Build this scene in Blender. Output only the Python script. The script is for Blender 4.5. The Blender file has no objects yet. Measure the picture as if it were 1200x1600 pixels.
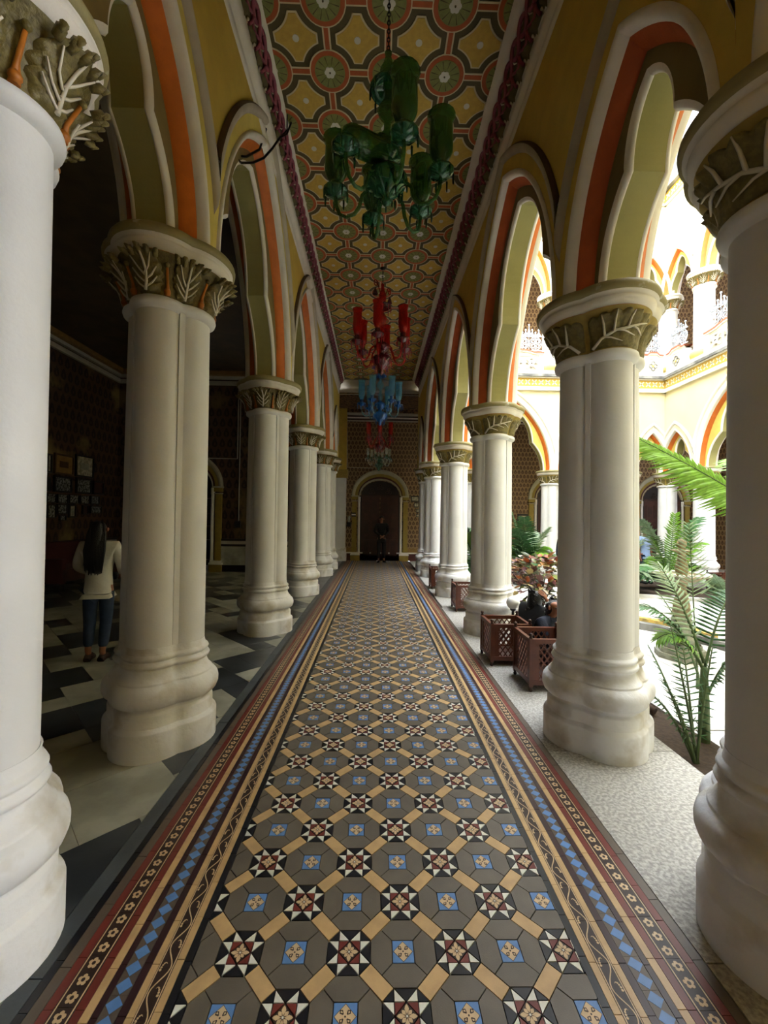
import bpy, math, random
from math import sin, cos, pi, sqrt, acos, atan2, floor
from mathutils import Vector, Matrix
random.seed(7)
S = 1.6                      # one unit of the plan below = camera height = 1.6 m
sc = bpy.context.scene
COL = sc.collection

# ---------------------------------------------------------------- camera
cam_d = bpy.data.cameras.new('camera'); cam = bpy.data.objects.new('camera', cam_d); COL.objects.link(cam)
cam_d.sensor_fit = 'HORIZONTAL'; cam_d.sensor_width = 36; cam_d.lens = 645.5/1200*36
cam_d.clip_start = .05; cam_d.clip_end = 200
_p, _y, _r = .01664, .02088, .0146
_R1 = Matrix(((cos(_y), -sin(_y), 0), (sin(_y), cos(_y), 0), (0, 0, 1)))
_R2 = Matrix(((1, 0, 0), (0, cos(_p), sin(_p)), (0, -sin(_p), cos(_p))))
_M = Matrix(((1, 0, 0), (0, 0, -1), (0, 1, 0)))
_R3 = Matrix(((cos(_r), -sin(_r), 0), (sin(_r), cos(_r), 0), (0, 0, 1)))
_R = _R3 @ _M @ _R2 @ _R1
_c = Matrix((_R[0], -_R[1], -_R[2])).transposed().to_4x4()
cam.matrix_world = Matrix.Translation((0, 0, S)) @ _c
sc.camera = cam

# ---------------------------------------------------------------- sky and exposure
world = bpy.data.worlds.new('overcast_sky'); sc.world = world; world.use_nodes = True
_bg = world.node_tree.nodes['Background']; _bg.inputs[0].default_value = (.88, .93, 1, 1); _bg.inputs[1].default_value = 3.2
sc.view_settings.view_transform = 'Standard'; sc.view_settings.look = 'None'
sc.view_settings.exposure = 2.68; sc.view_settings.gamma = 1
sc.view_settings.use_curve_mapping = False
sc.cycles.max_bounces = 10; sc.cycles.diffuse_bounces = 6; sc.cycles.glossy_bounces = 4
sc.cycles.transmission_bounces = 6; sc.cycles.transparent_max_bounces = 8
sc.cycles.use_denoising = True; sc.cycles.caustics_reflective = False; sc.cycles.caustics_refractive = False
sc.cycles.sample_clamp_indirect = 8

# ---------------------------------------------------------------- materials
def srgb(h):
    h = h.lstrip('#'); v = [int(h[i:i+2], 16)/255 for i in (0, 2, 4)]
    return tuple((c/12.92 if c <= .04045 else ((c+.055)/1.055)**2.4) for c in v)+(1,)
MD = {}
def mat(key, col, rough=.6, var=.12, scale=6, bump=0, bscale=40, spec=.4, metal=0, col2=None, trans=0, alpha=1, lo=.4, hi=.62, coat=0):
    m = bpy.data.materials.new(key); m.use_nodes = True; nt = m.node_tree; b = nt.nodes['Principled BSDF']
    c = srgb(col) if isinstance(col, str) else col
    b.inputs['Roughness'].default_value = rough; b.inputs['Metallic'].default_value = metal
    b.inputs['Specular IOR Level'].default_value = spec; b.inputs['Transmission Weight'].default_value = trans
    b.inputs['Alpha'].default_value = alpha; b.inputs['Coat Weight'].default_value = coat
    b.inputs['Base Color'].default_value = c
    tc = nt.nodes.new('ShaderNodeNewGeometry')
    if var or col2:
        n = nt.nodes.new('ShaderNodeTexNoise'); n.inputs['Scale'].default_value = scale; n.inputs['Detail'].default_value = 6
        nt.links.new(tc.outputs['Position'], n.inputs['Vector'])
        r = nt.nodes.new('ShaderNodeValToRGB'); nt.links.new(n.outputs['Fac'], r.inputs['Fac'])
        c2 = srgb(col2) if col2 else tuple(x*(1-var) for x in c[:3])+(1,)
        r.color_ramp.elements[0].position = lo; r.color_ramp.elements[1].position = hi
        r.color_ramp.elements[0].color = c2; r.color_ramp.elements[1].color = c
        nt.links.new(r.outputs['Color'], b.inputs['Base Color'])
    if bump:
        n2 = nt.nodes.new('ShaderNodeTexNoise'); n2.inputs['Scale'].default_value = bscale; n2.inputs['Detail'].default_value = 4
        nt.links.new(tc.outputs['Position'], n2.inputs['Vector'])
        bp = nt.nodes.new('ShaderNodeBump'); bp.inputs['Strength'].default_value = bump; bp.inputs['Distance'].default_value = .01
        nt.links.new(n2.outputs['Fac'], bp.inputs['Height']); nt.links.new(bp.outputs['Normal'], b.inputs['Normal'])
    MD[key] = m; return m
def wallpaper(key, tan, dark, px, pz, axis=0, worn=None):
    """repeating leaf-shaped motif, staggered rows; axis 0: runs along x, 1: along y"""
    m = mat(key, tan, .8, 0); nt = m.node_tree; b = nt.nodes['Principled BSDF']
    g = nt.nodes.new('ShaderNodeNewGeometry'); sp = nt.nodes.new('ShaderNodeSeparateXYZ'); nt.links.new(g.outputs['Position'], sp.inputs[0])
    def M(op, a, b_=None, c=None):
        n = nt.nodes.new('ShaderNodeMath'); n.operation = op
        for i, v in enumerate((a, b_, c)):
            if v is None: continue
            if isinstance(v, (int, float)): n.inputs[i].default_value = v
            else: nt.links.new(v, n.inputs[i])
        return n.outputs[0]
    x = M('DIVIDE', sp.outputs[axis], px); z = M('DIVIDE', sp.outputs[2], pz)
    row = M('FLOOR', z); xo = M('MULTIPLY_ADD', row, .5, x)
    fx = M('SUBTRACT', M('FRACT', M('ADD', xo, 100)), .5); fz = M('SUBTRACT', M('FRACT', z), .5)
    ax = M('ABSOLUTE', fx)
    wide = M('MULTIPLY_ADD', fz, -.35, .34)
    leaf = M('LESS_THAN', M('ADD', M('POWER', M('DIVIDE', ax, wide), 2), M('POWER', M('DIVIDE', M('SUBTRACT', fz, .03), .43), 2)), 1)
    core = M('LESS_THAN', M('ADD', M('POWER', M('DIVIDE', ax, .1), 2), M('POWER', M('DIVIDE', M('ADD', fz, .1), .16), 2)), 1)
    rib = M('GREATER_THAN', M('SINE', M('MULTIPLY', M('ADD', ax, M('ABSOLUTE', fz)), 60)), .1)
    k = M('MULTIPLY', leaf, M('SUBTRACT', 1, M('MULTIPLY', core, .8)))
    k2 = M('MULTIPLY', k, M('MULTIPLY_ADD', rib, .25, .75))
    mx = nt.nodes.new('ShaderNodeMix'); mx.data_type = 'RGBA'; nt.links.new(k2, mx.inputs[0])
    mx.inputs[6].default_value = srgb(tan); mx.inputs[7].default_value = srgb(dark)
    out = mx.outputs[2]
    if worn:
        n = nt.nodes.new('ShaderNodeTexNoise'); n.inputs['Scale'].default_value = .9; n.inputs['Detail'].default_value = 8
        nt.links.new(g.outputs['Position'], n.inputs['Vector'])
        r = nt.nodes.new('ShaderNodeValToRGB'); r.color_ramp.elements[0].position = .56; r.color_ramp.elements[1].position = .66
        nt.links.new(n.outputs['Fac'], r.inputs['Fac'])
        m2 = nt.nodes.new('ShaderNodeMix'); m2.data_type = 'RGBA'; nt.links.new(M('MULTIPLY', r.outputs['Color'], .75), m2.inputs[0])
        nt.links.new(out, m2.inputs[6]); m2.inputs[7].default_value = srgb(worn); out = m2.outputs[2]
    nt.links.new(out, b.inputs['Base Color'])
    return m
mat('plaster', '#d6d6d6', .55, .07, 3, .08, 60)
mat('plaster_base', '#d8d8d9', .5, .2, 4, .3, 30, col2='#b9b3a8', lo=.34, hi=.5)
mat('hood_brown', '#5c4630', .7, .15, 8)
mat('trim_white', '#d8d2c8', .6, .08, 5, .1, 50)
mat('hood_grey', '#aea595', .6, .12, 5, .1, 50)
mat('orange', '#c4661c', .55, .15, 8, .1, 60)
mat('orange_red', '#b5542a', .6, .15, 8, .1, 60)
mat('ochre', '#c4a648', .7, .1, 5, .1, 80)
mat('ochre_light', '#c7b25a', .7, .1, 5)
mat('soffit_green', '#958f58', .7, .1, 3, .1, 60)
mat('umber_band', '#77663a', .7, .15, 5)
mat('leaf_gold', '#776b3b', .45, .35, 40, .4, 90)
mat('bell_gold', '#a08a45', .6, .2, 20)
mat('abacus_olive', '#8b8158', .65, .25, 9, .2, 60, col2='#b9b4a4', lo=.3, hi=.38)
mat('vein', '#cdc6b4', .5, .05)
mat('cream_wall', '#d2c9a6', .75, .08, 1.5, .08, 40)
mat('cream_light', '#e0dac6', .7, .06, 2)
mat('pale_white', '#dcdad4', .6, .06, 2)
mat('grey_ledge', '#8f8f8b', .8, .4, 3, .3, 30, col2='#5f5f5c')
mat('frieze_gold', '#c2a24a', .7, .12, 4)
mat('red_rail', '#b0674c', .7, .1)
mat('base_yellow', '#d8c070', .7, .1)
mat('iron_white', '#b4bcc6', .4, .05, metal=.2)
mat('t_grey', '#625b51', .42, .16, 9, .05, 200, spec=.45)
mat('t_tan', '#bf9f70', .42, .16, 14, .05, 200, spec=.45)
mat('t_white', '#d6d7cc', .4, .1, 14)
mat('t_black', '#15161c', .38, .1, 14)
mat('t_red', '#6d2d26', .42, .15, 12)
mat('t_maroon', '#341c20', .42, .2, 12)
mat('t_blue', '#5b84bd', .42, .14, 20)
mat('t_taupe', '#5a4f44', .45, .12, 10)
mat('t_slate', '#4a5054', .5, .25, 5, .1, 60)
mat('t_print', '#c9ae88', .45, .1, 30)
mat('t_dark', '#2b1a14', .45, .1, 30)
mat('grout', '#403a34', .8, .1)
mat('granite', '#b3b0a8', .75, .3, 55, .5, 90, col2='#8d8a84')
mat('marble_light', '#a9a99b', .28, .2, 3, .03, 60, col2='#878779', spec=.5)
mat('marble_dark', '#41464a', .28, .3, 3, .03, 60, col2='#2c3034', spec=.5)
mat('court_stone', '#d6d5d3', .85, .2, 3, .3, 30)
mat('soil', '#3a2c20', .95, .4, 30, .6, 30)
mat('c_olive', '#50482b', .75, .12, 10, .15, 200)
mat('c_cream', '#c9bc9a', .7, .08)
mat('c_orange', '#a8542a', .7, .12, 12)
mat('c_green', '#7c8148', .75, .15, 20, .2, 150)
mat('c_yellow', '#c0a048', .75, .12, 20, .3, 200)
mat('c_white', '#c9c8bd', .7, .05)
mat('braid_pink', '#8b4152', .55, .2, 20, .15, 80)
mat('braid_leaf', '#5d5533', .6, .2, 20)
mat('braid_curl', '#c9bda8', .6, .05)
mat('wood_dark', '#3b2015', .45, .35, 6, .1, 40, spec=.4)
mat('door_wood', '#43231a', .45, .3, 8)
mat('bud_orange', '#b0691f', .5, .2, 20)
mat('corner_floral', '#7a5a3a', .8, .5, 14, col2='#3d2a1c', lo=.46, hi=.54)
mat('wood_red', '#5f301e', .38, .3, 8, .1, 40, spec=.5)
mat('wood_black', '#1c1310', .5, .2, 8)
mat('chain', '#1c1712', .4, .1, metal=.7)
mat('skin', '#8a5a41', .5, .06)
mat('hair', '#0d0b0c', .35, .2, 30, .6, 120)
mat('cloth_navy', '#161c2c', .85, .2, 12, .3, 60)
mat('cloth_black', '#0b0b0e', .8, .2, 12)
mat('cloth_white', '#c4c2ba', .8, .12, 8, .3, 40)
mat('cloth_jeans', '#28364f', .85, .2, 14)
mat('cloth_paleblue', '#8aa0c8', .8, .1)
mat('jeans_grey', '#69768a', .85, .15, 14)
mat('sandal', '#3a2620', .6, .1)
mat('frond_dark', '#3f6b3c', .45, .35, 12)
mat('frond_bright', '#6fa02c', .45, .3, 14)
mat('frond_pale', '#93ab8a', .5, .3, 14)
mat('stem_green', '#5d7048', .6, .3, 10)
mat('bark', '#54503c', .8, .3, 20)
for i, c in enumerate(['#b98a5a', '#a8562f', '#5a3435', '#c2b078', '#767f3c', '#d6c6b2', '#434a2e', '#6e4a44']): mat('croton_%d' % i, c, .4, .25, 30)
mat('fountain_stone', '#a99a78', .8, .4, 14, .5, 40, col2='#7a7058')
mat('fountain_grey', '#9a9c8c', .8, .3, 14, .4, 40)
mat('yellow_paint', '#c9ab5a', .8, .3, 10, col2='#8f7d4a')
mat('shell_white', '#dedbd2', .5, .1)
mat('globe', '#e8e6e0', .3, 0)
mat('pic_black', '#12100f', .4, 0)
mat('pic_gold', '#4a3517', .5, .2)
mat('pic_paper', '#b8b09a', .7, .25, 12, col2='#7d7768')
mat('pic_tan', '#8a6a3a', .7, .2, 10)
mat('pic_grey', '#8c8c88', .6, .9, 22, col2='#141414', lo=.42, hi=.58)
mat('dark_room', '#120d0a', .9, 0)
mat('book', '#8a8672', .7, .4, 40)
mat('ceil_dark', '#4a3c26', .8, .3, 3)
mat('door_yellow', '#8f7a34', .7, .15, 8)
mat('door_cream', '#a79f86', .7, .1)
mat('baseboard_maroon', '#4a1f1c', .6, .1)
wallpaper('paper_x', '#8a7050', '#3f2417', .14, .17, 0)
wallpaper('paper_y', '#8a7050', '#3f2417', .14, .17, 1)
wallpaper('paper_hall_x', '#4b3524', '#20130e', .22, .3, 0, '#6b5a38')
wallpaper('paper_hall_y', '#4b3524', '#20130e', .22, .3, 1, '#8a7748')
def glass(key, col, rough=.04, dens=.5):
    m = mat(key, col, rough, 0, spec=.6); nt = m.node_tree; b = nt.nodes['Principled BSDF']; out = nt.nodes['Material Output']
    b.inputs['Coat Weight'].default_value = .6; b.inputs['Coat Roughness'].default_value = .03
    tr = nt.nodes.new('ShaderNodeBsdfTransparent'); tr.inputs[0].default_value = tuple(min(1, x*1.6+.12) for x in srgb(col)[:3])+(1,)
    mx = nt.nodes.new('ShaderNodeMixShader'); mx.inputs[0].default_value = dens
    nt.links.new(tr.outputs[0], mx.inputs[1]); nt.links.new(b.outputs[0], mx.inputs[2]); nt.links.new(mx.outputs[0], out.inputs[0])
glass('glass_green', '#55864a', dens=.34); glass('glass_red', '#bd261c', dens=.42); glass('glass_blue', '#7fb6cf', dens=.35)
glass('glass_clear', '#cfe0d0', dens=.35); glass('glass_green_dark', '#2c6e4c', dens=.6); glass('glass_pink', '#c45a6a', dens=.5); glass('glass_darkred', '#5a1420', dens=.75)
glass('glass_blue_dark', '#1e62a8', dens=.7)

# ---------------------------------------------------------------- mesh collector (plan units in, metres out)
class G:
    def __init__(s): s.v = []; s.f = []; s.k = []; s.sm = []
    def add(s, vs, fs, key, smooth=False):
        o = len(s.v); s.v += [tuple(v) for v in vs]
        for f in fs: s.f.append([i+o for i in f]); s.k.append(key); s.sm.append(smooth)
    def box(s, x0, y0, z0, x1, y1, z1, key):
        v = [(x, y, z) for z in (z0, z1) for y in (y0, y1) for x in (x0, x1)]
        s.add(v, [(0, 2, 3, 1), (4, 5, 7, 6), (0, 1, 5, 4), (2, 6, 7, 3), (0, 4, 6, 2), (1, 3, 7, 5)], key)
    def obox(s, c, ux, uy, uz, key):
        c, ux, uy, uz = map(Vector, (c, ux, uy, uz))
        v = [c+ux*a+uy*b+uz*d for d in (-1, 1) for b in (-1, 1) for a in (-1, 1)]
        s.add(v, [(0, 2, 3, 1), (4, 5, 7, 6), (0, 1, 5, 4), (2, 6, 7, 3), (0, 4, 6, 2), (1, 3, 7, 5)], key)
    def bar(s, a, b, w, h, key, up=(0, 0, 1)):
        a, b = Vector(a), Vector(b); d = b-a; u = d.normalized(); r = u.cross(Vector(up))
        if r.length < 1e-5: r = u.cross(Vector((1, 0, 0)))
        r.normalize(); n = r.cross(u).normalized()
        s.obox((a+b)/2, u*(d.length/2), r*(w/2), n*(h/2), key)
    def grid(s, rows, key, smooth=True, closed=False, keyf=None):
        n = len(rows[0]); o = len(s.v)
        for r in rows: s.v += [tuple(p) for p in r]
        for i in range(len(rows)-1):
            for j in range(n if closed else n-1):
                j2 = (j+1) % n; a, b, c, d = o+i*n+j, o+i*n+j2, o+(i+1)*n+j2, o+(i+1)*n+j
                s.f.append([a, b, c, d]); s.k.append(keyf(i, j) if keyf else key); s.sm.append(smooth)
    def tube(s, pts, rad, key, n=6, caps=True):
        pts = [Vector(p) for p in pts]; m = len(pts)
        rs = rad if isinstance(rad, (list, tuple)) else [rad]*m
        rows = []; ref = Vector((.13, .31, .94))
        for i, p in enumerate(pts):
            t = (pts[min(i+1, m-1)]-pts[max(i-1, 0)])
            if t.length < 1e-9: t = Vector((0, 0, 1))
            t.normalize(); a = ref-t*ref.dot(t)
            if a.length < 1e-4: a = Vector((1, 0, 0))-t*t.x
            a.normalize(); ref = a; b = t.cross(a)
            rows.append([p+a*(rs[i]*cos(2*pi*k/n))+b*(rs[i]*sin(2*pi*k/n)) for k in range(n)])
        s.grid(rows, key, True, True)
        if caps:
            o = len(s.v)-n; s.f.append([o+k for k in range(n)]); s.k.append(key); s.sm.append(False)
            o = len(s.v)-n*m; s.f.append([o+k for k in reversed(range(n))]); s.k.append(key); s.sm.append(False)
    def lathe(s, prof, key, n=16, c=(0, 0, 0), smooth=True, lobes=0, amp=0, keyf=None):
        rows = []
        for r, z in prof:
            rows.append([(c[0]+r*(1+amp*cos(lobes*2*pi*k/n))*cos(2*pi*k/n), c[1]+r*(1+amp*cos(lobes*2*pi*k/n))*sin(2*pi*k/n), c[2]+z) for k in range(n)])
        s.grid(rows, key, smooth, True, keyf)
    def ball(s, c, r, key, n=10, sz=1):
        s.lathe([(max(r*sin(pi*i/(n//2+1)), 1e-5), -r*sz*cos(pi*i/(n//2+1))) for i in range(n//2+2)], key, n, c)
    def poly(s, pts, key): s.add(pts, [tuple(range(len(pts)))], key)
    def prism(s, pts2, z0, z1, key, inset=0):
        c = [sum(p[i] for p in pts2)/len(pts2) for i in (0, 1)]
        n = len(pts2); P = [(p[0], p[1]) for p in pts2]
        if sum(P[i][0]*P[(i+1) % n][1]-P[(i+1) % n][0]*P[i][1] for i in range(n)) < 0: P = P[::-1]
        if inset:
            Q = []
            for i in range(n):
                a, b, d = Vector(P[i-1]), Vector(P[i]), Vector(P[(i+1) % n])
                e1 = (b-a); e2 = (d-b)
                if e1.length < 1e-6 or e2.length < 1e-6: Q.append(P[i]); continue
                e1.normalize(); e2.normalize(); n1 = Vector((-e1.y, e1.x)); n2 = Vector((-e2.y, e2.x))
                k = n1+n2; q = b+k*(inset/max(.25, 1+n1.dot(n2))); Q.append((q.x, q.y))
            P = Q
        v = [(x, y, z0) for x, y in P]+[(x, y, z1) for x, y in P]
        s.add(v, [tuple(range(n, 2*n))]+[(i, (i+1) % n, n+(i+1) % n, n+i) for i in range(n)], key)
    def merge(s, o, fn=lambda p: p):
        b = len(s.v); s.v += [tuple(fn(p)) for p in o.v]
        s.f += [[i+b for i in f] for f in o.f]; s.k += o.k; s.sm += o.sm
    def mesh(s, name):
        me = bpy.data.meshes.new(name)
        me.from_pydata([(x*S, y*S, z*S) for x, y, z in s.v], [], s.f)
        keys = list(dict.fromkeys(s.k)); ix = {k: i for i, k in enumerate(keys)}
        for k in keys: me.materials.append(MD[k])
        me.polygons.foreach_set('material_index', [ix[k] for k in s.k])
        me.polygons.foreach_set('use_smooth', s.sm)
        me.update(); return me
    def build(s, name, parent=None, kind=None, **kw):
        return place(s.mesh(name), name, parent, (0, 0, 0), kind, **kw)
def place(me, name, parent=None, loc=(0, 0, 0), kind=None, rz=0, **kw):
    o = bpy.data.objects.new(name, me); COL.objects.link(o)
    if parent: o.parent = parent
    o.location = [c*S for c in loc]
    if rz: o.rotation_euler.z = rz
    if kind: o['kind'] = kind
    for k, v in kw.items(): o[k] = v
    return o
def thing(name, label, cat, loc=(0, 0, 0), rz=0, group=None):
    o = bpy.data.objects.new(name, None); COL.objects.link(o); o.empty_display_size = .1
    o.location = [c*S for c in loc]; o.rotation_euler.z = rz; o['label'] = label; o['category'] = cat
    if group: o['group'] = group
    return o
def copy_tree(o, parent=None):
    c = o.copy(); COL.objects.link(c); c.parent = parent
    for ch in KIDS.get(o.name, None) or [x for x in o.children]: copy_tree(ch, c)
    return c
KIDS = {}
def dup(root, loc, rz=0, label=None, group=None):
    c = copy_tree(root); c.location = [v*S for v in loc]; c.rotation_euler.z = rz
    if label: c['label'] = label
    if group: c['group'] = group
    return c
def xf(loc=(0, 0, 0), rz=0, sc_=1):
    ca, sa = cos(rz), sin(rz)
    return lambda p: (loc[0]+sc_*(p[0]*ca-p[1]*sa), loc[1]+sc_*(p[0]*sa+p[1]*ca), loc[2]+sc_*p[2])
# ================================================================ plan
LX, RX = -.963, 1.045                       # column lines left and right of the corridor
YS = [.965, 1.92, 3.70, 5.48, 7.26, 8.2]     # column rows
ZL, ZR = 2.18, 2.0                          # abacus tops
HC = 3.82                                   # corridor ceiling
COURT_Z = -.1
XE, YE = 5.88, 8.2                          # far corner of the courtyard
YW = 9.9                                    # far wall

# ================================================================ arcade walls
def off(curve, d):
    out = []
    n = len(curve)
    for i, (x, z) in enumerate(curve):
        a = curve[max(i-1, 0)]; b = curve[min(i+1, n-1)]
        tx, tz = b[0]-a[0], b[1]-a[1]; l = sqrt(tx*tx+tz*tz) or 1
        out.append((x+tz/l*d, z-tx/l*d))
    out[-1] = (0, curve[-1][1]+d)
    return out
def arch_curves(half):
    wide = half > .62
    N = 14
    if wide: rise, zc, za, c = 1.30, .555, 1.19, half*.47
    else: rise, zc, za, c = .70, .365, .615, half*.25
    a = half-.125; k = (rise*rise-a*a)/(2*a); R = a+k; w0 = half-.175
    def O(d):
        th = acos(k/(R+d)); P = [(-k+(R+d)*cos(th*i/(2*N)), (R+d)*sin(th*i/(2*N))) for i in range(2*N+1)]
        P[-1] = (0, P[-1][1]); return P
    def bz(p0, p1, p2, n): return [((1-t)**2*p0[0]+2*t*(1-t)*p1[0]+t*t*p2[0], (1-t)**2*p0[1]+2*t*(1-t)*p1[1]+t*t*p2[1]) for t in [i/n for i in range(n+1)]]
    lo = bz((w0, 0), (w0-.005, zc*.62), (c, zc), N)
    hi = bz((c, zc), (c*.97, zc+(za-zc)*.72), (0, za), N)
    return O, lo[:-1]+[lo[-1]]+hi[1:], N
def hold(rows, half):
    """mouldings that run into the neighbouring arch stop at the mitre line"""
    out = [[] for _ in rows]
    for i in range(len(rows[0][0])):
        prev = None; stop = None
        for r, (cv, n) in enumerate(rows):
            x, z = cv[i]
            if stop is None and x > half:
                if prev is None: stop = (half, n, z)
                else:
                    t = (half-prev[0])/max(x-prev[0], 1e-9); stop = (half, prev[1]+(n-prev[1])*t, prev[2]+(z-prev[2])*t)
            q_ = (x, n, z) if stop is None else stop
            out[r].append(q_); prev = (x, n, z)
    return out
STY = {
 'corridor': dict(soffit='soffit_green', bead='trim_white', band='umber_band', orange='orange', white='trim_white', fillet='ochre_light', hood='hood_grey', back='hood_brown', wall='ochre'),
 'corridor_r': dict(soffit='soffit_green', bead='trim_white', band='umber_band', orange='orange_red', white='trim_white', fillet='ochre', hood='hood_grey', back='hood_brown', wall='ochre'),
 'court': dict(soffit='soffit_green', bead='pale_white', band='ochre_light', orange='orange', white='pale_white', fillet='cream_light', hood='pale_white', back='cream_light', wall='cream_wall')}
def arcade(name, S_, origin, u, nrm, zs, ztop, styA, styB=None, lo=.188):
    """S_: column stations along u; nrm points to the side of styA"""
    ux, uy = u; nx, ny = nrm
    P = lambda s, n, z: (origin[0]+ux*s+nx*n, origin[1]+uy*s+ny*n, z)
    wall = G(); kids = []
    for s0, s1 in zip(S_, S_[1:]):
        half = (s1-s0)/2; mid = (s0+s1)/2
        O, I, N = arch_curves(half)
        for side, sty in ((1, styA), (-1, styB)):
            if sty is None: continue
            st = STY[sty]
            def strip(rows, key, nm):
                g = G()
                for sg in (1, -1): g.grid([[P(mid+sg*x, side*n, zs+z) for x, n, z in r] for r in hold(rows, half)], key)
                kids.append((nm, g))
            I1, I2 = off(I, .014), off(I, .02)
            prof = [([(I, 0), (I, .062)], 'soffit', 'arch_soffit'),
                ([(I, .062), (off(I, -.004), .068), (off(I, .004), .082), (I1, .086), (I2, .09)], 'bead', 'arch_bead'),
                ([(I2, .09), (O(0), .09)], 'band', 'arch_panel'),
                ([(O(0), .09), (O(.005), .108), (O(.02), .127), (O(.036), .15), (O(.041), .152)], 'orange', 'orange_band'),
                ([(O(.041), .152), (O(.043), .168), (O(.051), .19), (O(.067), .2), (O(.077), .196), (O(.081), .184)], 'white', 'white_roll'),
                ([(O(.081), .184), (O(.152), .19)], 'fillet', 'arch_fillet'),
                ([(O(.152), .19), (O(.155), .205), (O(.172), .218), (O(.19), .219), (O(.196), .216)], 'hood', 'hood_moulding'),
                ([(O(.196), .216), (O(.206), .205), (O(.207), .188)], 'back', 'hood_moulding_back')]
            flat = [r for p in prof for r in p[0]]
            H_ = hold(flat, half); q0 = 0
            for rows, key, nm in prof:
                part = H_[q0:q0+len(rows)]; q0 += len(rows)
                g = G()
                for sg in (1, -1): g.grid([[P(mid+sg*x, side*n, zs+z) for x, n, z in r] for r in part], st[key], key not in ('soffit', 'band'))
                kids.append((nm, g))
            last = H_[-1]
            for sg in (1, -1):
                wall.grid([[P(mid+sg*x, side*min(n, lo), zs+z) for x, n, z in last], [P(mid+sg*x, side*min(n, lo), ztop) for x, n, z in last]], st['wall'], False)
    a, b = S_[0], S_[-1]
    wall.add([P(a, -lo, ztop), P(b, -lo, ztop), P(b, lo, ztop), P(a, lo, ztop)], [(0, 1, 2, 3)], 'cream_wall')
    w = wall.build(name, kind='structure')
    for nm, g in kids: g.build(nm, w)
    return w
arcade('wall_left', [-.86]+YS, (LX, 0), (0, 1), (1, 0), ZL, HC-.04, 'corridor', 'corridor')
arcade('wall_right', [-.86]+YS, (RX, 0), (0, 1), (-1, 0), ZR, HC-.04, 'corridor_r', 'court')
arcade('wall_far_court', [0, .93, 2.45, 4.0, 4.83], (RX, YE), (1, 0), (0, -1), ZR, 3.66, 'court', 'corridor')
arcade('wall_right_court', [0, .93, 2.71], (XE, YE), (0, -1), (-1, 0), ZR, 3.66, 'court', 'corridor')
ZU = 5.52
arcade('wall_far_gallery', [0, .93, 2.45, 4.0, 4.83], (RX, YE), (1, 0), (0, -1), ZU, 7.3, 'court', 'corridor')
arcade('wall_right_gallery', [0, .93, 2.71], (XE, YE), (0, -1), (-1, 0), ZU, 7.3, 'court', 'corridor')

def st_box(name, x0, y0, z0, x1, y1, z1, key, **kw):
    g = G(); g.box(x0, y0, z0, x1, y1, z1, key); return g.build(name, kind='structure', **kw)
# enclosing shell
st_box('wall_back', -5.0, -1.06, 0, 6.3, -.86, 3.9, 'ochre')
g = G()                                             # upper storey above right arcade; unseen near-wing wall closed solid to block court light
g.box(RX-.18, .94, HC+.04, RX+.18, YE, 7.9, 'cream_wall'); g.box(RX+.3, .76, -.1, XE, 1.1, 7.9, 'cream_wall')
g.box(XE-.18, .94, 3.6, XE+.18, 5.3, 7.9, 'cream_wall'); g.box(XE-.1, .94, COURT_Z, XE+.12, 5.3, 3.6, 'cream_wall')
g.build('wall_near_court_light_block', kind='structure')
st_box('floor_near_wing', 1.32, -.9, -.15, 6.2, .76, 0, 'granite')
st_box('ceiling_near', -5.0, -.9, HC-.02, 6.2, .74, HC+.1, 'cream_light')
st_box('ceiling_near_wing', 1.3, .7, 3.55, 6.2, 1.0, 3.6, 'cream_light')
st_box('floor_far_wing', .835, YE-.36, -.12, XE+2, YW, 0, 'granite')
st_box('floor_right_wing', XE-.3, 1.1, -.12, XE+2, YE-.36, 0, 'granite')
st_box('gallery_floor_far', RX-.18, YE-.1, 3.66, XE+2, YW, 3.84, 'cream_light')
st_box('gallery_floor_right', XE-.1, 4.5, 3.66, XE+2, YE-.1, 3.84, 'cream_light')
st_box('ceiling_gallery', RX-.18, YE-.1, 7.3, XE+2, YW+.1, 7.5, 'ceil_dark')
st_box('ceiling_gallery_right', XE-.1, 4.5, 7.3, XE+2, YE-.1, 7.5, 'ceil_dark')
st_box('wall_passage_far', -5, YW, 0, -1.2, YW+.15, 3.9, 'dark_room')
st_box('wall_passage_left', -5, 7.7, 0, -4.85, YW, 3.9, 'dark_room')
st_box('ceiling_passage', -5, 7.7, 3.8, -1.2, YW+.15, 3.95, 'ceil_dark')
st_box('wall_far', -1.2, YW, 0, XE+2, YW+.15, 3.7, 'paper_x')
st_box('wall_far_upper', RX-.18, YW, 3.84, XE+2, YW+.15, 7.3, 'paper_x')
st_box('wall_far_right', XE+1.75, 1, 0, XE+1.9, YW, 7.3, 'paper_y')
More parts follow.
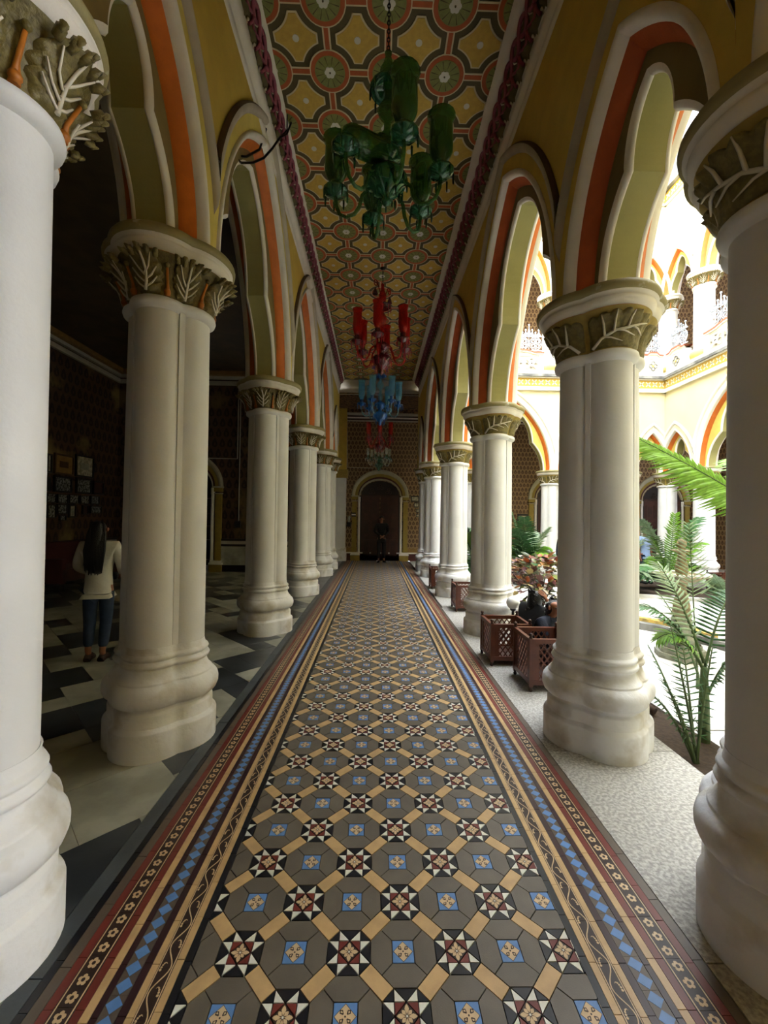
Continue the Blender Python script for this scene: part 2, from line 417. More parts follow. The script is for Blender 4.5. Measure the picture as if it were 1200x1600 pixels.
# left hall
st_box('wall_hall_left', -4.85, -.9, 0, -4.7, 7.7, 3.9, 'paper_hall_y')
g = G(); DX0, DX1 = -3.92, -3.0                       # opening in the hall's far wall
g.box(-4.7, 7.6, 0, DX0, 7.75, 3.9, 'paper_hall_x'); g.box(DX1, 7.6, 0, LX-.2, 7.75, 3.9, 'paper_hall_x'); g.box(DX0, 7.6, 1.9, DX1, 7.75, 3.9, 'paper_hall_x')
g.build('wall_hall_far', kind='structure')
st_box('wall_passage', LX-.45, 7.76, 0, LX-.39, YW, 3.8, 'plaster')
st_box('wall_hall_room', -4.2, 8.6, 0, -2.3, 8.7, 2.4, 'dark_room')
st_box('ceiling_hall', -5.0, .7, 3.62, LX-.17, 7.8, 3.8, 'ceil_dark')
g = G()                                             # picture cornices of the hall
for z0, z1, d, k in ((3.40, 3.47, .05, 'hood_grey'), (3.47, 3.5, .02, 'wood_dark'), (3.5, 3.55, .08, 'hood_grey'), (3.55, 3.62, .16, 'pic_tan')):
    g.box(-4.7, .7, z0, -4.7+d, 7.6, z1, k); g.box(-4.7, 7.6-d, z0, LX-.2, 7.6, z1, k)
g.build('trim_1', kind='structure')
g = G()                                             # dado of the hall
for z0, z1, d, k in ((.0, .12, .03, 'wood_black'), (.12, .46, .015, 'marble_light'), (.46, .50, .03, 'wood_black'), (.5, .56, .02, 'hood_grey'), (.56, .6, .03, 'wood_black')):
    g.box(-4.7, .7, z0, -4.7+d, 7.6, z1, k); g.box(DX1+.1, 7.6-d, z0, LX-.2, 7.6, z1, k)
g.build('baseboard_hall', kind='structure')
# far wall cornice and skirting
g = G()
for z0, z1, d, k in ((3.33, 3.36, .03, 'hood_grey'), (3.36, 3.4, .015, 'wood_dark'), (3.4, 3.43, .05, 'trim_white'), (3.43, 3.47, .02, 'wood_dark'), (3.47, 3.52, .09, 'hood_grey'), (3.52, 3.6, .14, 'corner_floral')):
    g.box(-1.2, YW-d, z0, XE+2, YW, z1, k)
g.build('trim_2', kind='structure')
g = G(); g.box(-1.15, YW-.03, 0, XE+2, YW, .17, 'baseboard_maroon'); g.box(-1.15, YW-.04, .17, XE+2, YW, .2, 'trim_white'); g.box(-1.15, YW-.012, .2, XE+2, YW, .3, 'pic_tan'); g.build('baseboard_far', kind='structure')

# ================================================================ corridor ceiling
ZC = HC
ceil_g = G(); ceil_g.box(-.74, .74, ZC, .8, 8.5, ZC+.1, 'c_olive')
ceiling = ceil_g.build('ceiling', kind='structure')
Qp, QX0, QY0 = .3626, .0349, 2.571-.0               # circle (i,j): x=QX0+i*Qp, y=QY0+j*Qp
XLc, XRc = -.663, .708
def clip(poly, x0, x1):
    def cut(P, f, ins):
        out = []
        for i in range(len(P)):
            a, b = P[i-1], P[i]
            ia, ib = ins(a), ins(b)
            if ia != ib:
                t = (f-a[0])/(b[0]-a[0]); out.append((f, a[1]+t*(b[1]-a[1])))
            if ib: out.append(b)
        return out
    poly = cut(poly, x0, lambda p: p[0] >= x0-1e-9)
    if poly: poly = cut(poly, x1, lambda p: p[0] <= x1+1e-9)
    return poly if len(poly) > 2 else []
def circ(r, n=28, x=0, y=0): return [(x+r*cos(2*pi*i/n), y+r*sin(2*pi*i/n)) for i in range(n)]
q = Qp
med = [(circ(.352*q), 'c_cream', .004), (circ(.332*q), 'c_orange', .005), (circ(.262*q), 'c_green', .006)]
for i in range(24):
    a = 2*pi*i/24; med.append(([(.11*q*cos(a-.02), .11*q*sin(a-.02)), (.245*q*cos(a-.035), .245*q*sin(a-.035)), (.245*q*cos(a+.035), .245*q*sin(a+.035)), (.11*q*cos(a+.02), .11*q*sin(a+.02))], 'c_olive' if i % 2 else 'c_green', .0065))
for i in range(6): a = 2*pi*i/6; med.append((circ(.042*q, 8, .055*q*cos(a), .055*q*sin(a)), 'c_white', .009))
med.append((circ(.015*q, 6), 'c_olive', .011))
def panel(rc, tip):
    pts = []
    for k in range(4):
        a0 = k*pi/2; ca, sa = cos(a0), sin(a0)
        R_ = lambda p: (p[0]*ca-p[1]*sa, p[0]*sa+p[1]*ca)
        # arc around the circle centre at (.5,.5) between the two tips
        y0 = .5-sqrt(rc*rc-(.5-tip)**2)
        pa = (tip, y0); pb = (y0, tip)
        t0 = atan2(pa[1]-.5, pa[0]-.5); t1 = atan2(pb[1]-.5, pb[0]-.5)
        if t0 < 0: t0 += 2*pi
        if t1 < 0: t1 += 2*pi
        for i in range(7):
            t = t0+(t1-t0)*i/6; pts.append(tuple(c*q for c in R_((.5+rc*cos(t), .5+rc*sin(t)))))
    return pts
pan = [(panel(.452, .355), 'c_cream', .004), (panel(.478, .33), 'c_yellow', .006), (circ(.055*q, 10), 'c_white', .008)]
def bar_sh(ang):
    ca, sa = cos(ang), sin(ang); R_ = lambda p: (p[0]*ca-p[1]*sa, p[0]*sa+p[1]*ca)
    rect = lambda a, b: [R_((x*q, y*q)) for x, y in ((-a, -b), (a, -b), (a, b), (-a, b))]
    return [(rect(.155, .062), 'c_cream', .003), (rect(.152, .036), 'c_orange', .005)]
def shape_mesh(shape, x0=-1e9, x1=1e9, up=-1, z0=0, inset=0, base=None):
    """flat pieces stacked proud of a surface; up=-1 hangs below a ceiling, +1 sits on a floor"""
    g = G()
    for poly, key, h in shape:
        P = clip(poly, x0, x1)
        if len(P) < 3: continue
        A = sum(P[i-1][0]*P[i][1]-P[i][0]*P[i-1][1] for i in range(len(P)))
        if abs(A) < 1e-7: continue
        if A < 0: P = P[::-1]
        n = len(P)
        v = [(x, y, 0) for x, y in P]+[(x, y, up*h) for x, y in P]
        fs = [tuple(range(n, 2*n)) if up > 0 else tuple(reversed(range(n, 2*n)))]
        fs += [(i, (i+1) % n, n+(i+1) % n, n+i) if up > 0 else (i, n+i, n+(i+1) % n, (i+1) % n) for i in range(n)]
        g.add(v, fs, key)
    return g
def lay(shape, name, parent, x, y, z, x0, x1, cache, up=-1, rmax=.2, stuff=None):
    if x+rmax < x0 or x-rmax > x1: return
    if x-rmax >= x0 and x+rmax <= x1:
        if stuff is not None: stuff.merge(shape_mesh(shape, up=up), xf((x, y, z))); return
        if name not in cache: cache[name] = shape_mesh(shape, up=up).mesh(name)
        place(cache[name], name, parent, (x, y, z)); return
    g = shape_mesh(shape, x0-x, x1-x, up=up)
    if not g.v: return
    if stuff is not None: stuff.merge(g, xf((x, y, z)))
    else: place(g.mesh(name), name, parent, (x, y, z))
cc = {}
for j in range(-5, 17):
    y = QY0-1*0+j*Qp
    for h in (0, 1):
        yy = y+h*Qp/2
        if yy < .86 or yy > 8.32: continue
        for i in range(-2, 3):
            if h == 0:
                lay(med, 'ceiling_medallion', ceiling, QX0+i*Qp, yy, ZC, XLc, XRc, cc, rmax=.36*q)
                lay(bar_sh(0), 'ceiling_bar', ceiling, QX0+(i+.5)*Qp, yy, ZC, XLc, XRc, cc, rmax=.16*q)
            else:
                lay(pan, 'ceiling_panel', ceiling, QX0+(i+.5)*Qp, yy, ZC, XLc, XRc, cc, rmax=.36*q)
                lay(bar_sh(pi/2), 'ceiling_cross_bar', ceiling, QX0+i*Qp, yy, ZC, XLc, XRc, cc, rmax=.07*q)
# coved borders with rope and leaves
def cove(name, prof, sgn):
    """prof: A..E (x,z) from wall to ceiling"""
    g = G(); y0, y1 = .76, 8.3
    A, B, C, D, E_ = prof
    L = lambda a, b, t: (a[0]+(b[0]-a[0])*t, a[1]+(b[1]-a[1])*t)
    def rows(pts, key): g.grid([[(x, y0, z), (x, y1, z)] for x, z in pts], key, True)
    m = sgn
    rows([(A[0]-m*.03, A[1]-.01), (A[0]+m*.004, A[1]), (A[0]+m*.012, A[1]+.02), (A[0]+m*.006, A[1]+.045), L(A, B, .75)], 'trim_white')
    rows([L(A, B, .75), (B[0]-m*.004, B[1]), (B[0]+m*.014, B[1]+.012), (C[0]+m*.012, C[1]-.008), C], 'trim_white')
    rows([C, L(C, D, .33), L(C, D, .66), D], 'trim_white')
    rows([D, (D[0]+m*.01, D[1]-.012), L(D, E_, .5), (E_[0]-m*.002, E_[1]-.008), E_], 'trim_white')
    o = g.build(name, kind='structure')
    # local frame on the sloping band C-D
    d = Vector((D[0]-C[0], 0, D[1]-C[1])); w = d.length; d.normalize(); nrm = Vector((d.z, 0, -d.x))*1
    if nrm.z > 0: nrm = -nrm
    per = .121
    def pt(s, t, h): q_ = Vector((C[0], s, C[1]))+d*(t*w)+nrm*h; return q_
    rope = G()
    n = 14
    for ph in (0, pi):
        rope.tube([pt(per*i/n, .74+(.17 if ph == 0 else -.17)*cos(pi*i/n), .013+(.006 if ph == 0 else -.004)*sin(pi*i/n)) for i in range(n+1)], .0125, 'braid_pink', 6)
    rope.tube([pt(per*.0, .57, .014), pt(per*.06, .35, .016), pt(per*.0, .16, .012)], .0095, 'braid_pink', 6); rope.tube([pt(per*.1, .5, .012), pt(per*.3, .36, .014), pt(per*.62, .42, .014), pt(per*.95, .57, .014)], .008, 'braid_pink', 5)
    leaf = G(); out = []
    for i in range(15):
        a = 2*pi*i/15; r = 1+.22*cos(5*a); out.append(pt(per*(.5+.32*r*cos(a)), .36+.3*r*sin(a), .008))
    cpt = pt(per*.5, .4, .02); leaf.add([cpt]+out, [(0, 1+i, 1+(i+1) % 15) for i in range(15)], 'braid_leaf', True)
    leaf.add([pt(0, .12, .004), pt(per, .12, .004), pt(per, .86, .004), pt(0, .86, .004)], [(0, 1, 2, 3)], 'braid_leaf')
    curl = G()
    curl.tube([pt(per*(.86+.09*t*cos(5*t)), .17+.12*t*sin(5*t), .012) for t in [i/9 for i in range(10)]], .005, 'braid_curl', 4)
    curl.tube([pt(per*.5, .75, .012), pt(per*.45, .6, .016), pt(per*.3, .5, .014)], [.006, .005, .003], 'braid_curl', 4)
    mr, ml, mc = rope.mesh('rope_link'), leaf.mesh('acanthus_leaf'), curl.mesh('white_curl')
    y = y0
    while y < y1-.1:
        for mm, nm in ((mr, 'rope_link'), (ml, 'border_leaf'), (mc, 'white_curl')): place(mm, nm, o, (0, y, 0))
        y += per
cove('trim_3', [(-.775, 3.515), (-.768, 3.6), (-.745, 3.66), (-.69, 3.78), (-.66, 3.822)], 1)
cove('trim_4', [(.857, 3.47), (.852, 3.555), (.845, 3.62), (.765, 3.775), (.705, 3.822)], -1)
# cross beam at the end of the painted ceiling and the lower bay behind it
g = G()
g.grid([[(-.8, y, z), (.9, y, z)] for y, z in ((8.36, 3.825), (8.42, 3.80), (8.46, 3.74), (8.46, 3.7), (8.44, 3.68), (8.42, 3.64), (8.45, 3.61), (8.6, 3.61), (8.6, 3.58))], 'hood_grey')
g.build('trim_5', kind='structure')
st_box('ceiling_corner_bay', -1.3, 8.55, 3.6, 1.3, YW, 3.75, 'corner_floral')
g = G()                                             # piers left and right of the corner bay
for x in (LX, RX):
    g.box(x-.18, YS[-1], ZL if x < 0 else ZR, x+.18, 8.6, HC, 'ochre')
g.box(LX-.18, YW-.16, 0, LX+.26, YW, 2.0, 'plaster'); g.box(LX-.18, YW-.19, 0, LX+.29, YW, .2, 'plaster_base'); g.box(LX-.18, YW-.18, .2, LX+.28, YW, .3, 'plaster_base'); g.box(LX-.18, YW-.2, 1.95, LX+.3, YW, 2.15, 'bell_gold'); g.box(LX-.18, YW-.16, 2.15, LX+.26, YW, 3.6, 'ochre')
g.build('trim_6', kind='structure')
# ================================================================ mosaic floor of the corridor
FY0, FY1 = .3, 9.86
fg = G(); fg.box(-.76, -.86, -.1, .83, YW, -.006, 'grout')
flr = fg.build('floor', kind='structure')
TP = .2496; TX0, TY0 = -.0456, .97136
FXL, FXR = -.3965, .4815
ins_ = .006
def shrink(poly, d=.0011):
    c = (sum(p[0] for p in poly)/len(poly), sum(p[1] for p in poly)/len(poly))
    n = len(poly); A = sum(poly[i-1][0]*poly[i][1]-poly[i][0]*poly[i-1][1] for i in range(n))
    P = poly if A > 0 else poly[::-1]; Q = []
    for i in range(n):
        a, b, e = Vector(P[i-1]), Vector(P[i]), Vector(P[(i+1) % n]); e1 = (b-a).normalized(); e2 = (e-b).normalized()
        k = Vector((-e1.y, e1.x))+Vector((-e2.y, e2.x)); q_ = b+k*(d/max(.3, k.length_squared/2)); Q.append((q_.x, q_.y))
    return Q
def R4(poly, k):
    for _ in range(k): poly = [(-y, x) for x, y in poly]
    return poly
a_, b_ = .1*TP, .2*TP
H0 = .006
SH = {}
def tile(polys, key): return [(shrink(p), key, H0) for p in polys]
def flower(r, kd=True):
    out = []
    for i in range(8):
        a = pi/4*i; big = i % 2 == 0; L_ = r*(.88 if big else .62); w = r*(.2 if big else .17)
        out.append(([(r*.12*cos(a), r*.12*sin(a)), (L_*.6*cos(a)+w*sin(a), L_*.6*sin(a)-w*cos(a)), (L_*.85*cos(a)+w*.6*sin(a), L_*.85*sin(a)-w*.6*cos(a)), (L_*cos(a), L_*sin(a)), (L_*.85*cos(a)-w*.6*sin(a), L_*.85*sin(a)+w*.6*cos(a)), (L_*.6*cos(a)-w*sin(a), L_*.6*sin(a)+w*cos(a))], 't_print', H0+.0003))
    out.append((circ(r*.1, 6), 't_white', H0+.0005))
    return out
dia = [(a_, 0), (0, a_), (-a_, 0), (0, -a_)]
star = {'star_center_tile': [(shrink(dia), 't_dark', H0)]+flower(a_*.95)}
inst_star = [('star_center_tile', 0)]
for k in range(4):
    star['red_corner_tile'] = tile([[(a_, 0), (a_, a_), (0, a_)]], 't_red')
    star['white_triangle_tile'] = tile([[(a_, 0), (b_, a_), (a_, a_)]], 't_white')
    star['white_triangle_tile_b'] = tile([[(0, a_), (a_, a_), (a_, b_)]], 't_white')
    star['black_triangle_tile'] = tile([[(a_, 0), (b_, -a_), (b_, a_)]], 't_black')
    star['black_corner_tile'] = tile([[(a_, a_), (b_, a_), (a_, b_)]], 't_black')
h2 = TP/2
grey = tile([[(-a_, a_), (a_, a_), (b_, b_), (a_, .3*TP), (-a_, .3*TP), (-b_, b_)]], 't_grey')
bl = [(shrink([(-a_, -a_), (a_, -a_), (a_, a_), (-a_, a_)]), 't_blue', H0), (shrink(dia, .0014), 't_dark', H0+.0001), (shrink(dia, .0024), 't_print', H0+.0003)]
for k in range(4):
    bl.append((R4([(.018*TP, .012*TP), (.045*TP, .02*TP), (.045*TP, .045*TP), (.02*TP, .045*TP), (.012*TP, .018*TP)], k), 't_dark', H0+.0006))
    bl.append((R4([(.024*TP, .02*TP), (.038*TP, .026*TP), (.036*TP, .037*TP), (.026*TP, .038*TP)], k), 't_print', H0+.0008))
bl.append((circ(.008*TP, 5), 't_dark', H0+.0006))
s2 = a_/sqrt(2); l2 = .1414*TP
rc = [(x*cos(pi/4)-y*sin(pi/4), x*sin(pi/4)+y*cos(pi/4)) for x, y in ((-l2, -.0707*TP), (l2, -.0707*TP), (l2, .0707*TP), (-l2, .0707*TP))]
tan1 = tile([rc], 't_tan'); tan2 = tile([[(-x, y) for x, y in rc]], 't_tan')
def rot_shape(sh, k): return [(R4(p, k), key, h) for p, key, h in sh]
LIB = {}
for k in range(4):
    for nm in ('red_corner_tile', 'white_triangle_tile', 'white_triangle_tile_b', 'black_triangle_tile', 'black_corner_tile'): LIB[(nm, k)] = rot_shape(star[nm], k)
    LIB[('grey_tile', k)] = rot_shape(grey, k)
LIB[('star_center_tile', 0)] = star['star_center_tile']; LIB[('blue_flower_tile', 0)] = bl
LIB[('tan_tile', 0)] = tan1; LIB[('tan_tile', 1)] = tan2
tcache = {}; counts = {}
rest = G()
def put(nm, k, x, y, near):
    name = nm[:-2] if nm.endswith('_b') else nm
    sh = LIB[(nm, k)]
    ps = [p for p, _, _ in sh]; rx0 = min(q_[0] for p in ps for q_ in p); rx1 = max(q_[0] for p in ps for q_ in p)
    if x+rx1 < FXL+.001 or x+rx0 > FXR-.001: return
    counts.setdefault(name, 0)
    st = None if (near and counts[name] < 298) else rest
    inside = x+rx0 >= FXL-1e-6 and x+rx1 <= FXR+1e-6
    if st is None:
        counts[name] += 1
        dz = random.uniform(-.0004, .0004)
        if inside:
            if (nm, k) not in tcache: tcache[(nm, k)] = shape_mesh(sh, up=1).mesh(name)
            place(tcache[(nm, k)], name, flr, (x, y, -.006+dz))
        else:
            g = shape_mesh(sh, FXL-x, FXR-x, up=1)
            if g.v: place(g.mesh(name), name, flr, (x, y, -.006+dz))
    else:
        g = shape_mesh(sh, FXL-x, FXR-x, up=1); st.merge(g, xf((x, y, -.006)))
j = -5
while True:
    y = TY0+j*TP/2
    if y > FY1: break
    near = y > .78
    o = 0 if j % 2 == 0 else -.5
    for i in range(-2, 4):
        x = TX0+(i+o)*TP
        put('star_center_tile', 0, x, y, near and y < 4.2)
        for k in range(4):
            for nm in ('red_corner_tile', 'white_triangle_tile', 'white_triangle_tile_b', 'black_triangle_tile', 'black_corner_tile'):
                put(nm, k, x, y, near and y < (2.5 if nm in ('red_corner_tile', 'black_corner_tile') else 1.95))
            put('grey_tile', k, x+TP/2, y, near and y < 3.4)
        put('blue_flower_tile', 0, x+TP/2, y, near and y < 4)
        put('tan_tile', 0, x+TP/4, y+TP/4, near and y < 5.5)
        put('tan_tile', 1, x-TP/4, y+TP/4, near and y < 5.5)
    j += 1
rest.build('distant_mosaic_tiles', flr, kind='stuff')

# ---- borders: (width, kind)
BORD = [(.018, 'black'), (.017, 'tan'), (.0345, 'scroll'), (.016, 'tan'), (.018, 'maroon'), (.037, 'blue'), (.015, 'maroon'), (.0195, 'tan'), (.019, 'red'), (.0445, 'flower'), (.0205, 'red'), (.0255, 'taupe'), (.0195, 'black')]
brest = G()
def strip_tiles(x0, w, kind, sg, last):
    """x0 inner edge, grows outward by sg"""
    xa, xb = (x0, x0+sg*w) if sg > 0 else (x0-w, x0)
    xm = (xa+xb)/2; hw = w/2
    if kind in ('black', 'tan', 'maroon', 'red', 'taupe'):
        L_ = .0995 if kind != 'taupe' else .15
        rect = lambda l: [([(-hw+.0006, .0007), (hw-.0006, .0007), (hw-.0006, l-.0007), (-hw+.0006, l-.0007)], 't_'+kind, H0)]
        shp, nm, step, lim = rect(L_), kind+'_border_tile', L_, (3.6 if kind in ('tan', 'red') else 3.6)
    elif kind == 'blue':
        L_ = .0343; h = L_/2; e = hw-.0012
        shp = [([(-hw+.0005, 0), (hw-.0005, 0), (hw-.0005, L_), (-hw+.0005, L_)], 't_taupe', H0-.0006), ([(0, .0008), (e, h), (0, L_-.0008), (-e, h)], 't_blue', H0)]
        nm, step, lim = 'blue_diamond_tile', L_, 5
    elif kind == 'flower':
        L_ = .1008; shp = [([(-hw, .0004), (hw, .0004), (hw, L_-.0004), (-hw, L_-.0004)], 't_dark', H0)]
        for s_ in (-1, 1): shp.append(([(s_*(hw-.0035)-.0013, 0), (s_*(hw-.0035)+.0013, 0), (s_*(hw-.0035)+.0013, L_), (s_*(hw-.0035)-.0013, L_)], 't_print', H0+.0003))
        for q_ in range(3):
            cy = L_*(q_+.5)/3
            for i in range(5):
                a = 2*pi*i/5+.3; shp.append((circ(.0048, 7, .0072*cos(a), cy+.0072*sin(a)), 't_print', H0+.0003))
            shp.append((circ(.0042, 7, 0, cy), 't_dark', H0+.0007))
        nm, step, lim = 'flower_border_tile', L_, 9.9
    elif kind == 'scroll':
        L_ = .0985; shp = [([(-hw, .0004), (hw, .0004), (hw, L_-.0004), (-hw, L_-.0004)], 't_dark', H0)]
        e = hw-.0042; n = 12; lw = .0013
        for s_ in (-1, 1): shp.append(([(s_*(hw-.0022)-.0011, 0), (s_*(hw-.0022)+.0011, 0), (s_*(hw-.0022)+.0011, L_), (s_*(hw-.0022)-.0011, L_)], 't_print', H0+.0003))
        for i in range(n):
            t0, t1 = i/n, (i+1)/n
            A = (e*.85*cos(2*pi*t0), L_*t0); B = (e*.85*cos(2*pi*t1), L_*t1); d = Vector((B[0]-A[0], B[1]-A[1])).normalized(); nx, ny = -d.y*lw, d.x*lw
            shp.append(([(A[0]+nx, A[1]+ny), (A[0]-nx, A[1]-ny), (B[0]-nx, B[1]-ny), (B[0]+nx, B[1]+ny)], 't_print', H0+.0004))
        for s_, cy in ((-1, 0), (1, .5), (-1, 1)):   # leaf curls in the bends
            for i in range(7):
                t = i/6; a = -.9+2.2*t; r0 = .0105-.004*t; ww = .0022*(1-t)+.0008
                px_, py_ = s_*(e*.9-.0095)+s_*r0*cos(a+.6)*.75, L_*cy+r0*sin(a+.6)*1.5
                if 0 < py_ < L_: shp.append((circ(ww, 5, px_, py_), 't_print', H0+.0004))
        nm, step, lim = 'scroll_border_tile', L_, 9.9
    me = None
    y = .34+random.uniform(0, .03)*(kind not in ('blue',))
    while y < FY1:
        if last and sg > 0 and y < 3.42: y += step; continue
        if .8 < y < lim:
            if me is None: me = shape_mesh(shp, up=1).mesh(nm)
            place(me, nm, flr, (xm, y, -.006+random.uniform(-.0003, .0003)))
        else: brest.merge(shape_mesh(shp if y < 7 else shp[:1+(kind == 'blue')], up=1), xf((xm, y, -.006)))
        y += step
for sg, x in ((-1, FXL), (1, FXR)):
    for n_, (w, kd) in enumerate(BORD):
        strip_tiles(x, w, kd, sg, n_ == len(BORD)-1)
        x += sg*w
brest.build('distant_border_tiles', flr, kind='stuff')
# slate edging on the left
XB = FXL-sum(w for w, k in BORD)
me = None; y = .3
while y < YW-.1:
    l = random.choice([.42, .5, .62]); g = G(); g.prism([(XB-.047, y), (XB, y), (XB, y+l), (XB-.047, y+l)], -.01, random.uniform(-.0005, .0005), 't_slate', .001)
    g.build('slate_edging_slab', flr); y += l
# rough granite slabs on the right up to the court
y = -.86; XRB = FXR+sum(w for w, k in BORD[:-1])
gr_ = G(); gr_.box(XRB, -.86, -.16, 1.315, YE-.36, -.012, 'soil'); fr = gr_.build('floor_edge', kind='structure')
while y < YE-.4:
    l = min(random.choice([.86, .7, 1.02, .9]), YE-.36-y)
    g = G(); g.prism([(XRB, y), (1.325, y), (1.325, y+l), (XRB, y+l)], -.1, random.uniform(-.001, .001), 'granite', .0018); g.build('granite_slab', fr); y += l
# left hall: black and white marble laid on the diagonal
hb = G(); hb.box(-4.75, -.86, -.1, XB-.047, 7.8, -.006, 'grout'); hb.box(-4.4, 7.7, -.1, XB-.047, YW, -.006, 'marble_dark')
hall = hb.build('floor_hall', kind='structure')
gs = .163; used = set(); rr = random.Random(11)
dvx, dvy = .7071, .7071
hrest = G(); nh = 0
def clip_xy(poly, xa, xb, ya, yb):
    P = clip(poly, xa, xb)
    if not P: return []
    P = [(y, x) for x, y in P]; P = clip(P, ya, yb); return [(x, y) for y, x in P] if P else []
cells = [(a, b) for a in range(-22, 50) for b in range(-10, 62)]
for a, b in cells:
    if (a, b) in used: continue
    w, h = rr.choice([(1, 1), (2, 1), (1, 2), (2, 2), (2, 2), (3, 2), (2, 1)])
    ok = all((a+i, b+k) not in used for i in range(w) for k in range(h))
    if not ok: w = h = 1
    for i in range(w):
        for k in range(h): used.add((a+i, b+k))
    dark = ((a//2)+(b//2)) % 2 == 0 if rr.random() < .8 else rr.random() < .5
    pts = [(a, b), (a+w, b), (a+w, b+h), (a, b+h)]
    P = [((-u_*dvx+v_*dvx)*gs-.88, (u_*dvy+v_*dvy)*gs-.1) for u_, v_ in pts]
    P = clip_xy(P, -4.7, XB-.048, .3, 7.75)
    if len(P) < 3: continue
    key = 'marble_dark' if dark else 'marble_light'
    cx, cy = sum(p[0] for p in P)/len(P), sum(p[1] for p in P)/len(P)
    if nh < 290 and cy < 6.2 and cx > -3.2 and cx > -.9*cy-.4:
        nh += 1; g = G(); g.prism(P, -.008, rr.uniform(-.0006, .0004), key, .0008); g.build('marble_tile', hall)
    else: hrest.prism(P, -.008, 0, key, .0008)
hrest.build('distant_marble_tiles', hall, kind='stuff')
# court paving
cb = G(); cb.box(1.315, 1.1, -.3, XE, YE-.3, COURT_Z-.012, 'soil'); court = cb.build('floor_court', kind='structure')
y = 1.12; rr = random.Random(4); r_i = 0
while y < YE-.34:
    dy = rr.choice([.5, .62, .56]); x = 1.33+(.35 if r_i % 2 else 0); r_i += 1
    x = 1.7 if y < 2.4 else x
    while x < XE-.35:
        dx = rr.choice([.6, .75, .9]); g = G(); g.prism([(x, y), (min(x+dx, XE-.3), y), (min(x+dx, XE-.3), min(y+dy, YE-.34)), (x, min(y+dy, YE-.34))], COURT_Z-.02, COURT_Z+rr.uniform(-.003, .002), 'court_stone', .003)
        g.build('paving_slab', court); x += dx
    y += dy

